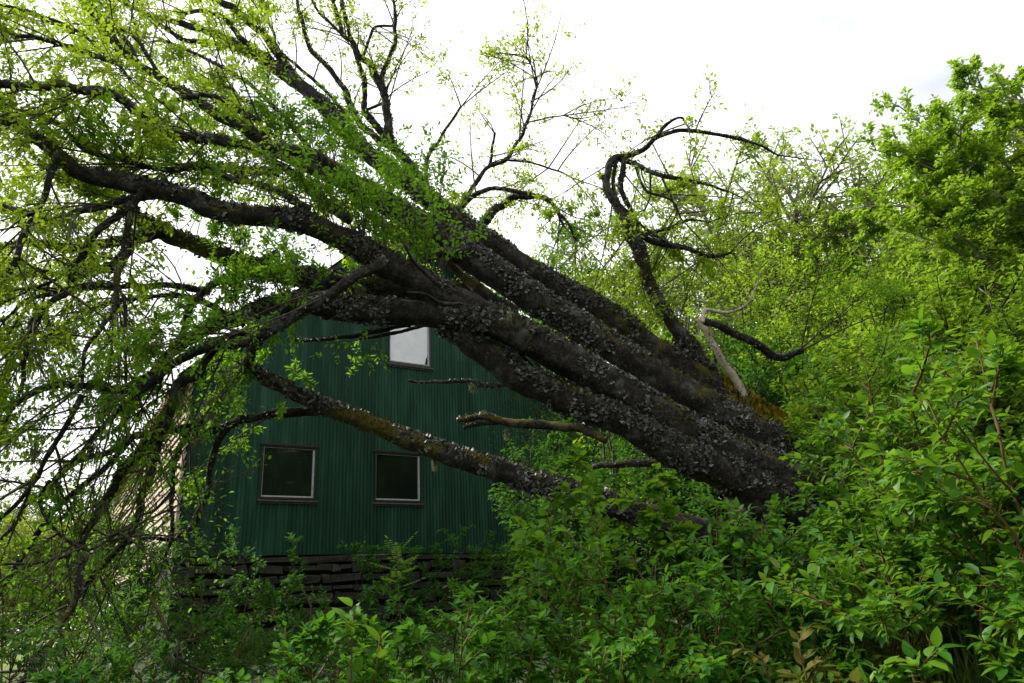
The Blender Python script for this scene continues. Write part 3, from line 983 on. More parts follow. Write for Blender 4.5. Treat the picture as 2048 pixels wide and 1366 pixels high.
B([(344, 982), (310, 1020), (270, 1040), (220, 1100)], [6.6, 6.2], [4, 3], .5)
B([(100, 960), (80, 1000), (110, 1060), (180, 1100), (240, 1060)], [5.6, 5.4], [5, 4, 3], .5)
B([(190, 1030), (170, 1080), (140, 1110), (60, 1130)], [5.6, 5.2], [5, 4, 3], .5)
# mossy limb behind, before the gable edge
B([(1030, 625), (975, 592), (930, 555), (880, 515), (830, 488), (780, 455), (730, 420)], [8.4, 8.8], [16, 15, 14, 13, 12, 10, 8], .9, 'bark_moss')
B([(930, 555), (905, 520), (900, 480), (870, 440)], [8.6, 8.9], [8, 7, 5], 1.6, 'bark_moss')
# thin dead pieces before the wall
B([(820, 650), (789, 655), (755, 663), (703, 675), (628, 682), (585, 682)], [6.9, 7.2], [6, 6, 6, 5, 3], 0)
B([(850, 650), (820, 658), (765, 671), (717, 680)], [6.9, 7.1], [5, 5, 4, 3], 0)
B([(1050, 768), (1020, 768), (970, 770), (940, 760), (880, 766), (815, 762)], [6.75, 7], [7, 6, 6, 5, 4, 3], 0, amp=.12)
B([(1215, 880), (1180, 866), (1150, 855), (1060, 848), (1000, 838), (950, 832), (922, 834)], [6.6, 6.9], [10, 10, 10, 11, 10, 9, 7], 0, 'bark_moss')
B([(1010, 842), (960, 845), (928, 856)], [6.85, 6.8], [6, 6, 5], 0)
B([(1420, 930), (1350, 925), (1260, 928), (1185, 932)], [6.6, 6.8], [12, 11, 9, 7], 0, 'bark')
B([(1200, 1110), (1130, 1095), (1080, 1085), (1052, 1076)], [5.8, 5.8], [10, 10, 9, 8], 0, 'bark_moss')
B([(880, 572), (850, 545), (825, 520), (808, 490)], [6.3, 6.0], [6, 5, 4, 3], 0)
B([(925, 608), (880, 606), (850, 590), (815, 586)], [6.3, 6.0], [4, 4, 3], 0)
B([(960, 500), (900, 505), (845, 518)], [7.4, 7.2], [12, 11, 9], 0, 'bark')
print("limbs", len(SEGS))

# root end of the stems: a mossy bole
limb("bole", [(1480, 975), (1560, 985), (1640, 995), (1720, 1010), (1780, 1060)], [6.9, 7.2], [70, 82, 88, 70, 40], 0, 'bark', 36, .3, 2.5)
SEGS.pop()


# lichen scales on the stems, thicker on top, their pale tone imitating skylight
def scales(Q, R, n_, size, seed, lo=.0, hi=1.0, thr=-.25, lift=1.01):
    r_ = np.random.default_rng(seed)
    L = np.concatenate([[0], np.cumsum(np.linalg.norm(np.diff(Q, axis=0), axis=1) * (R[1:] + R[:-1]))])
    L = L / L[-1]
    T, N, Bn = frames(Q)
    s = np.interp(r_.uniform(lo, hi, n_), L, np.arange(len(Q)))
    i = np.clip(s.astype(int), 0, len(Q) - 2)
    f = (s - i)[:, None]
    a = r_.uniform(0, 2 * np.pi, n_)
    nrm = N[i] * np.cos(a)[:, None] + Bn[i] * np.sin(a)[:, None]
    P = Q[i] * (1 - f) + Q[i + 1] * f + nrm * (R[i] * lift)[:, None]
    keep = vnoise(P * 3.2, seed) + .5 * vnoise(P * 9, seed + 2) + .42 * nrm[:, 2] > thr
    P, nrm, t = P[keep], nrm[keep], T[i][keep]
    m_ = len(P)
    d = unit(r_.normal(size=(m_, 3)) * .62 + nrm * .50 + np.array([0, 0, -.1]))
    nn = unit(nrm + r_.normal(size=(m_, 3)) * .5)
    sz = size * (.35 + 1.6 * r_.uniform(0, 1, m_) ** 2.2)
    return P, d, nn, sz


TPL_SCALE = (np.array([(0, -.22, 0), (0, .22, 0), (.62, -.52, .16), (.50, .48, .06), (1.0, -.16, -.02), (.92, .62, .22)]),
             np.array([(0, 1, 3, 2), (2, 3, 5, 4)]))
dens = [9000, 9000, 11000, 8000, 5500, 3000, 5000, 3000]
for k, (Q, R) in enumerate(STEMS):
    P, d, nn, sz = scales(Q, R, int(dens[k] * 3.4), .021, 100 + k, 0, .95 if k < 3 else 1.0, -.02)
    V, F = leaf_array(TPL_SCALE, P, d, nn, sz)
    link("leaf_lichen", new_mesh("leaf_lichen", V, F), MAT['lichen'], tree, "stuff")
bl = []
for q, (Q, R, lf_) in enumerate(SEGS):
    if any(Q is Q2 for Q2, _ in STEMS) or R.max() < .022:
        continue
    L_ = np.linalg.norm(np.diff(Q, axis=0), axis=1).sum()
    P, d, nn, sz = scales(Q, R, int(L_ * R.mean() * 24000), .012, 500 + q, 0, 1, .0)
    bl.append(leaf_array(TPL_SCALE, P, d, nn, sz))
V, F = join_arrays(bl)
link("leaf_lichen", new_mesh("leaf_lichen", V, F), MAT['lichen'], tree, "stuff")

# moss cushions
mV, mP = [], []
mpatch = [(0, .01, .22, 5200, 1460, 1570), (0, .25, .42, 1400, 1190, 1290)]
r_ = np.random.default_rng(77)
allP, allD, allN, allS = [], [], [], []
for k, (Q, R) in enumerate(STEMS):
    n_ = [26000, 9000, 11000, 5000, 4500, 6500, 5200, 2400][k]
    P, d, nn, sz = scales(Q, R, n_, .024, 300 + k, 0, .9, .10 if k != 0 else -.6)
    px, py, dd = project(P)
    if k == 0:
        sel = ((px > 1430) & (px < 1580) & (nn[:, 2] > -.2)) | ((px > 1195) & (px < 1270)) | (r_.uniform(size=len(P)) < .2)
        P, d, nn, sz = P[sel], d[sel], nn[sel], sz[sel]
    d = unit(d + np.array([0, 0, .5]))
    allP.append(P), allD.append(d), allN.append(nn), allS.append(sz)
V, F = leaf_array(TPL_MID, np.vstack(allP), np.vstack(allD), np.vstack(allN), np.concatenate(allS))
link("moss", new_mesh("moss", V, F), MAT['moss_green'], tree, "stuff")
allP, allD, allN, allS = [], [], [], []
Q, R = STEMS[0]
P, d, nn, sz = scales(Q, R, 45000, .040, 881, 0, .5, -.9, 1.06)
px, py, dd = project(P)
edge = .5 + .5 * vnoise(P * 4, 31)
sel = (px > 1425 + 30 * edge) & (px < 1590 - 30 * edge) & (d[:, 2] > .05)
P, d, nn, sz = P[sel], d[sel], nn[sel], sz[sel]
allP.append(P), allD.append(unit(d + np.array([0, 0, .6]))), allN.append(nn), allS.append(sz)
print('moss patch', len(P))
V, F = leaf_array(TPL_MID, np.vstack(allP), np.vstack(allD), np.vstack(allN), np.concatenate(allS))
link("moss", new_mesh("moss", V, F), MAT['moss'], tree, "stuff")


# hanging beard lichen, each tuft a part
def beard(px, py, d, ln, wd, nst=46):
    p = at(px, py, d)
    k = nst
    A = p + rng.normal(size=(k, 3)) * np.array([wd, wd, wd * .4]) * .5
    D = A * .35 + p * .65 + np.stack([rng.normal(size=k) * wd * .5, rng.normal(size=k) * wd * .5, -ln * rng.uniform(.35, 1.1, k)], -1)
    Bm = (A + D) / 2 + rng.normal(size=(k, 3)) * wd * .5
    V, Q = twig_arrays(A, Bm, D, np.full(k, .0045), np.full(k, .0015), 3, 5)
    link("beard_lichen", new_mesh("beard_lichen", V, Q), MAT['beard'], tree)


for a in ((145, 430, 5.8, .26, .06), (258, 425, 6.2, .14, .04), (210, 795, 5.6, .30, .09), (470, 735, 7.3, .18, .10), (440, 790, 7.2, .20, .10), (420, 800, 7.2, .26, .08),
          (727, 575, 7.4, .13, .035), (716, 572, 7.4, .12, .03), (868, 915, 7.0, .14, .03), (1012, 860, 6.8, .10, .03), (840, 880, 7.0, .12, .05), (355, 790, 6, .14, .06),
          (185, 890, 5.9, .22, .07), (160, 1105, 5.6, .22, .09), (250, 1050, 6.2, .16, .10), (80, 1310, 4.6, .14, .08), (305, 690, 6.6, .14, .05), (20, 870, 5.5, .14, .05),
          (1018, 625, 6.4, .10, .025), (945, 770, 6.8, .08, .04), (200, 1000, 5.8, .2, .08), (70, 900, 5.4, .1, .05), (350, 1290, 4.6, .12, .06), (268, 1060, 6, .12, .09), (395, 880, 6.9, .12, .06)):
    beard(*a)


# ------------------------------------------------------------------ twigs and leaves on the fallen tree
def shoots_on(A, B_, D_, m, t0, t1, ln, ft, fr, up, droop, r_, planar=0.0):
    """m children per parent quadratic"""
    n_ = len(A)
    t = r_.uniform(t0, t1, (n_, m))
    P = bez(A, B_, D_, t).reshape(-1, 3)
    T = bez_t(A, B_, D_, t).reshape(-1, 3)
    rd = r_.normal(size=P.shape)
    rd[:, 2] *= (1 - planar)
    rd = unit(rd - T * np.sum(rd * T, -1, keepdims=True))
    d = unit(T * ft + rd * fr + np.array([0, 0, up]))
    L = (ln if np.ndim(ln) == 0 else np.repeat(ln, m)) * r_.uniform(.55, 1.2, len(P)) * (1 - .45 * t.reshape(-1))
    E = P + d * L[:, None] + np.array([0, 0, -1.0]) * (L * droop)[:, None]
    Mi = P + d * (L * .5)[:, None] + r_.normal(size=P.shape) * (L * .07)[:, None]
    return P, Mi, E, L


def leaves_on(A, B_, D_, K, t0, t1, size, r_, spread=.85, up=1.0, droop=.12, flat=0.0):
    n_ = len(A)
    t = np.tile(np.linspace(t0, t1, K), (n_, 1)) + r_.uniform(-.5, .5, (n_, K)) * (t1 - t0) / K
    t = np.clip(t, 0, 1)
    P = bez(A, B_, D_, t).reshape(-1, 3)
    T = bez_t(A, B_, D_, t).reshape(-1, 3)
    ph = np.tile(np.arange(K) * 2.4, (n_, 1)) + r_.uniform(0, 6.28, (n_, 1))
    ph = ph.reshape(-1)
    ref = np.where(np.abs(T[:, 2:3]) < .9, np.array([0, 0, 1.0]), np.array([1.0, 0, 0]))
    Sd = unit(np.cross(T, ref))
    Up = np.cross(Sd, T)
    rad = Sd * np.cos(ph)[:, None] + Up * (np.sin(ph) * (1 - flat))[:, None]
    tt = t.reshape(-1, 1)
    d = unit(T * (.35 + .5 * tt) + rad * spread + r_.normal(size=P.shape) * .18 - np.array([0, 0, droop]))
    nn = unit(np.array([0, 0, up]) + r_.normal(size=P.shape) * .30)
    L = size * r_.uniform(.42, 1.2, len(P))
    return P + d * (L * .12)[:, None], d, nn, L


r_ = np.random.default_rng(5)
src, sub_src = [], []
for (Q, R, leafy) in SEGS:
    if leafy <= 0:
        continue
    seg = np.linalg.norm(np.diff(Q, axis=0), axis=1)
    cum = np.concatenate([[0], np.cumsum(seg)])
    L = cum[-1]
    T = unit(np.gradient(Q, axis=0))
    ok = np.where((R < .085))[0]
    if len(ok) < 3:
        continue
    l0 = cum[ok[0]]
    n_ = r_.poisson(max(.8, (L - l0) * 4.6 * leafy))
    s = np.interp(l0 + (L - l0) * r_.uniform(0, 1, n_) ** .75, cum, np.arange(len(Q)))
    s = np.append(s, [len(Q) - 1.01] * 2)
    i = s.astype(int)
    qx_, qy_, _ = project(Q.mean(0)[None])
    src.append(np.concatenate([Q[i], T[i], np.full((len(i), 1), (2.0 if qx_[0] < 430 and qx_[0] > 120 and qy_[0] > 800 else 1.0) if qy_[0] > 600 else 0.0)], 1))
src = np.vstack(src)
P, T, lf = src[:, :3], src[:, 3:6], src[:, 6]
n_ = len(P)
rd = r_.normal(size=(n_, 3))
rd[:, 2] = rd[:, 2] * .75
d = unit(T * .75 + unit(rd) * .75 + np.array([-.12, 0, .02]))
L = r_.uniform(.45, 1.25, n_)
A1, B1, D1 = P, P + d * (L * .5)[:, None] + r_.normal(size=(n_, 3)) * .06, P + d * L[:, None] + r_.normal(size=(n_, 3)) * .10 + np.array([0, 0, -.12]) * L[:, None]
A2, B2, D2, L2 = shoots_on(A1, B1, D1, 7, .12, 1.0, L * .55, .75, .6, .08, .10, r_)
A3, B3, D3, L3 = shoots_on(A2, B2, D2, 4, .15, 1.0, np.maximum(L2 * .6, .12), .7, .6, .12, .05, r_)
tw = [twig_arrays(A1, B1, D1, np.full(n_, .0105), np.full(n_, .004), 4, 6),
      twig_arrays(A2, B2, D2, np.full(len(A2), .0042), np.full(len(A2), .0016), 3, 4),
      twig_arrays(A3[::2], B3[::2], D3[::2], np.full(len(A3[::2]), .002), np.full(len(A3[::2]), .001), 3, 3)]
V, Q = join_arrays(tw)
link("twigs", new_mesh("twigs", V, Q), MAT['twig'], tree, "stuff")
lp = [leaves_on(A3, B3, D3, 7, .2, 1.0, .054, r_), leaves_on(A2, B2, D2, 5, .4, 1.0, .054, r_)]
P, d, nn, L = [np.concatenate(x) for x in zip(*lp)]
px, py, dd = project(P)
# the bare upper forks and the wall stay thin of leaves
clump = vnoise(P * 1.5, 21) * .5 + .5 + .35 * vnoise(P * 4, 22)
prob = np.clip(.42 + 1.0 * clump, 0, 1) * np.where((px > 560) & (py < 330), .35, 1.0)
keep = r_.uniform(size=len(P)) < prob
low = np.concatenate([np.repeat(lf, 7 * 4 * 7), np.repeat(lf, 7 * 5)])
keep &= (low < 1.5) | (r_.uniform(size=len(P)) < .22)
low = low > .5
for sel, mt in ((keep & ~low, 'leaf_canopy'), (keep & low, 'leaf_sprout_and_shade')):  # lower branches take the darker sprout green, shade put into the leaf colour
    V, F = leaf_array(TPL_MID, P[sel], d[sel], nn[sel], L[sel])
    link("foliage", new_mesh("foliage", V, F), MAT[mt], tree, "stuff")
print("canopy leaves", keep.sum(), "twigs", n_)

# upright young shoots along the second and third stem, in full leaf
sA, sD = [], []
for k, lo, hi, m_ in ((2, 380, 880, 62), (1, 540, 900, 52), (4, 380, 700, 40), (2, 60, 380, 18), (5, 350, 760, 26), (6, 440, 640, 7)):
    Q, R = STEMS[k]
    px, py, dd = project(Q)
    ii = np.where((px > lo) & (px < hi))[0]
    i = r_.choice(ii, m_)
    sA.append(Q[i] + np.array([0, -.6, .5]) * R[i][:, None])
    sD.append(np.full(m_, {2: .8, 1: .75, 4: .55, 5: .5, 6: .4}[k]))
A = np.vstack(sA)
Ls = np.concatenate(sD) * r_.uniform(.5, 1.3, len(A))
d = unit(np.array([0, -.15, 1.0]) + r_.normal(size=A.shape) * np.array([.42, .42, .15]))
D = A + d * Ls[:, None]
Bm = (A + D) / 2 + r_.normal(size=A.shape) * .06
a2, b2, d2, l2 = shoots_on(A, Bm, D, 6, .25, 1.0, Ls * .42, .6, .75, .1, .05, r_)
V, Q = join_arrays([twig_arrays(A, Bm, D, np.full(len(A), .006), np.full(len(A), .002), 4, 6), twig_arrays(a2, b2, d2, np.full(len(a2), .0025), np.full(len(a2), .001), 3, 4)])
link("twigs", new_mesh("twigs", V, Q), MAT['twig'], tree, "stuff")
lp = [leaves_on(a2, b2, d2, 9, .1, 1.0, .058, r_), leaves_on(A, Bm, D, 9, .35, 1.0, .058, r_)]
P, d, nn, L = [np.concatenate(x) for x in zip(*lp)]
V, F = leaf_array(TPL_MID, P, d, nn, L)
link("foliage", new_mesh("foliage", V, F), MAT['leaf_sprout_and_shade'], tree, "stuff")

# a few leafy sprays hanging before the green wall
hang = [((800, 640), (640, 720), 6.9), ((760, 640), (735, 730), 7.0), ((560, 640), (600, 690), 6.9), ((640, 560), (560, 520), 6.2), ((420, 840), (470, 790), 7.1), ((590, 770), (560, 820), 7.4), ((690, 790), (720, 690), 7.4)]
A = np.array([at(*h[0], h[2]) for h in hang])
D = np.array([at(*h[1], h[2] - .2) for h in hang])
Bm = (A + D) / 2 + r_.normal(size=A.shape) * .08
a2, b2, d2, l2 = shoots_on(A, Bm, D, 8, .35, 1.0, np.full(len(A), .22), .6, .7, .05, .1, r_)
V, Q = join_arrays([twig_arrays(A, Bm, D, np.full(len(A), .005), np.full(len(A), .002), 4, 6), twig_arrays(a2, b2, d2, np.full(len(a2), .002), np.full(len(a2), .001), 3, 4)])
link("twigs", new_mesh("twigs", V, Q), MAT['twig'], tree, "stuff")
P, d, nn, L = leaves_on(a2, b2, d2, 7, .2, 1.0, .05, r_)
V, F = leaf_array(TPL_OVAL, P, d, nn, L)
link("foliage", new_mesh("foliage", V, F), MAT['leaf_sprout_and_shade'], tree, "stuff")

# ------------------------------------------------------------------ shrubs and trees
LEAFMESH = {}


def leaf_variants(kind, mt):
    key = (kind, mt)
    if key not in LEAFMESH:
        lst = []
        for q in range(4):
            cu = (.10, .20, .30, .04)[q]
            fo = (.25, .12, .30, .18)[q]
            wid = {'cherry': .27, 'hazel': .41, 'shrub': .25}[kind]
            V, Qd, Tr = leaf_hi(cu, fo, wid)
            me = new_mesh("leaf", V, Qd, Tr, smooth=True)
            me.materials.append(MAT[mt])
            lst.append(me)
        LEAFMESH[key] = lst
    return LEAFMESH[key]


def plant(name, label, cat, px, ptop, depth, half, spec, group=None, seed=0):
    """spec: stems, lean, levels [(m, t0, t1, ratio, ft, fr, up, droop)], leaf (K, size), mat, twigmat, kind, single"""
    r_ = np.random.default_rng(seed + 1000)
    top = at(px, ptop, depth)
    half_m = half * depth / FPX
    gz = float(ground_z(top[0], top[1]))
    base = np.array([top[0], top[1], gz])
    H = max(.25, (top[2] - gz) * spec.get('hs', .86))
    root = thing(name, label, cat, base, group)
    n0 = spec['stems']
    A = base + np.concatenate([r_.normal(size=(n0, 2)) * spec.get('foot', .08), np.full((n0, 1), -.05)], 1)
    ang = r_.uniform(0, 6.28, n0)
    rad = half_m * np.sqrt(r_.uniform(0.02, 1, n0)) * spec.get('lean', .55)
    hh = H * np.where(np.arange(n0) == 0, 1.0, r_.uniform(.62, 1.0, n0))
    D = base + np.stack([np.cos(ang) * rad, np.sin(ang) * rad, hh], -1)
    D[0, :2] = base[:2] + r_.normal(size=2) * half_m * .15
    Bm = (A + D) / 2 + np.stack([-np.cos(ang) * rad * .25, -np.sin(ang) * rad * .25, hh * .08], -1) + r_.normal(size=A.shape) * half_m * .10
    r0 = spec.get('r0', .010) * np.sqrt(hh / hh.max())
    tm = MAT[spec.get('twig', 'twig')]
    for k in range(n0):
        t = np.linspace(0, 1, 14)
        P = bez(A[k:k + 1], Bm[k:k + 1], D[k:k + 1], t[None])[0]
        P = P + r_.normal(size=P.shape) * half_m * .012
        R = r0[k] * (1 - .8 * t)
        link("trunk" if spec.get('tree') else "stem", tube_mesh("stem", P, R, spec.get('sides', 6), .1, 30, k), MAT[spec.get('stemmat', spec.get('twig', 'twig'))], root)
    tw, lv = [], []
    pa, pb, pd = A, Bm, D
    L = hh
    rr = spec.get('r0', .010) * .5
    nl = len(spec['levels'])
    for q, (m_, t0, t1, ratio, ft, fr, up, droop) in enumerate(spec['levels']):
        base_len = L * ratio if q else np.full(len(pa), half_m * ratio)
        pa, pb, pd, L = shoots_on(pa, pb, pd, m_, t0, t1, base_len, ft, fr, up, droop, r_, spec.get('planar', 0))
        far_ = spec['kind'] in ('shrub', 'far') and q == nl - 1
        ks = slice(None, None, (10 if spec['kind'] == 'far' else 4) if far_ else 1)
        tw.append(twig_arrays(pa[ks], pb[ks], pd[ks], np.full(len(pa[ks]), rr), np.full(len(pa[ks]), rr * .4), 3, 3 if q == nl - 1 else 4))
        rr *= .5
        if q >= nl - spec.get('leaf_levels', 2):
            K, size = spec['leaf']
            lv.append(leaves_on(pa, pb, pd, K, .12, 1.0, size, r_, .85, 1.0, spec.get('ldroop', .15), spec.get('flat', .5)))
    # stem tips carry leaves too
    lv.append(leaves_on(A, Bm, D, spec['leaf'][0] + 4, .72, 1.0, spec['leaf'][1], r_, .85, 1.0, .05, 0))
    V, Q = join_arrays(tw)
    link("twigs", new_mesh("twigs", V, Q), tm, root, "stuff")
    P, d, nn, Lf = [np.concatenate(x) for x in zip(*lv)]
    ok = P[:, 2] > ground_z(P[:, 0], P[:, 1]) + .01
    _, _, dep = project(P)
    ok &= (dep > .9) | (dep < .1)
    if 'bare' in spec:
        ok &= P[:, 2] > gz + spec['bare'] * H
    if 'prune' in spec:
        ok &= r_.uniform(size=len(P)) < np.clip(.25 + .75 * (vnoise(P * spec['prune'], seed) * .5 + .6), 0, 1)
    P, d, nn, Lf = P[ok], d[ok], nn[ok], Lf[ok]
    single = spec.get('single', 0)
    rest = np.ones(len(P), bool)
    if single:
        qx, qy, dep = project(P + d * Lf[:, None] * .5)
        inside = (qx > -15) & (qx < 2063) & (qy > -15) & (qy < 1381)
        cell = (qx // 16).astype(int) * 1000 + (qy // 16).astype(int)
        order = np.argsort(dep)
        seen = {}
        vis = np.zeros(len(P), bool)
        for i in order:
            if inside[i] and cell[i] not in seen:
                seen[cell[i]] = 1
                vis[i] = True
        face = np.abs(nn @ _F) * .6 + .4
        sc = np.where(vis, Lf / np.maximum(dep, .3) * face, -1)
        pick = np.argsort(-sc)[:single]
        pick = pick[sc[pick] > 0]
        meshes = leaf_variants(spec['kind'], spec['mat'])
        dn = unit(d)
        n2 = unit(nn - dn * np.sum(nn * dn, -1, keepdims=True))
        s2 = np.cross(n2, dn)
        for i in pick:
            o_ = bpy.data.objects.new("leaf", meshes[int(i) % 4])
            C.objects.link(o_)
            o_.parent = root
            Mx = Matrix.Identity(4)
            l_ = float(Lf[i])
            loc = P[i] - base
            for a in range(3):
                Mx[a][0], Mx[a][1], Mx[a][2], Mx[a][3] = dn[i, a] * l_, s2[i, a] * l_, n2[i, a] * l_, loc[a]
            o_.matrix_basis = Mx
        rest[pick] = False
    tpl = {'cherry': TPL_MID, 'hazel': TPL_ROUND, 'shrub': TPL_LO, 'far': TPL_LO}[spec['kind']]
    if rest.any():
        V, F = leaf_array(tpl, P[rest], d[rest], nn[rest], Lf[rest])
        link("crown" if spec.get('tree') else "foliage", poly_mesh("foliage", V, F), MAT[spec['mat']], root, "stuff")
    return root, len(P)


CHERRY = dict(stems=7, lean=.9, levels=[(11, .25, 1, .75, .55, .8, .25, .0), (5, .2, 1, .55, .7, .6, .1, .05)], leaf=(9, .047), mat='leaf_cherry', twig='twig_red', kind='cherry', single=300, planar=.4)
HAZEL = dict(stems=5, lean=.8, levels=[(8, .35, 1, .8, .5, .85, .2, .05), (4, .2, 1, .55, .7, .6, .05, .08)], leaf=(7, .052), mat='leaf_hazel', twig='twig', kind='hazel', single=300, planar=.5)
BUSH = dict(stems=9, lean=.95, levels=[(11, .18, 1, .7, .55, .8, .25, .02), (5, .2, 1, .55, .7, .6, .12, .05)], leaf=(8, .044), mat='leaf_shrub', twig='twig_red', kind='cherry', single=300, planar=.3)
SAPL = dict(stems=3, lean=.7, levels=[(8, .30, 1, .6, .5, .8, .3, .0)], leaf=(9, .058), mat='leaf_cherry', twig='twig_red', kind='cherry', single=260, leaf_levels=1)
HILL = dict(stems=9, lean=.95, levels=[(13, .10, 1, 1.05, .5, .8, .3, .03), (9, .15, 1, .5, .7, .7, .12, .05)], leaf=(7, .075), mat='leaf_shrub', twig='twig', kind='shrub', r0=.022)
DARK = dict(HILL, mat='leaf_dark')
TREE = dict(stems=4, lean=.85, foot=.06, levels=[(14, .15, 1, 1.2, .55, .8, .3, .0), (9, .15, 1, .6, .6, .8, .12, .04), (7, .1, 1, .6, .6, .8, .08, .06)], leaf=(8, .095), mat='leaf_pale', twig='trunk_pale', stemmat='trunk_pale', kind='far', r0=.085, sides=10, tree=True, hs=.84)


def sp_(d, **k):
    q = dict(d)
    q.update(k)
    return q


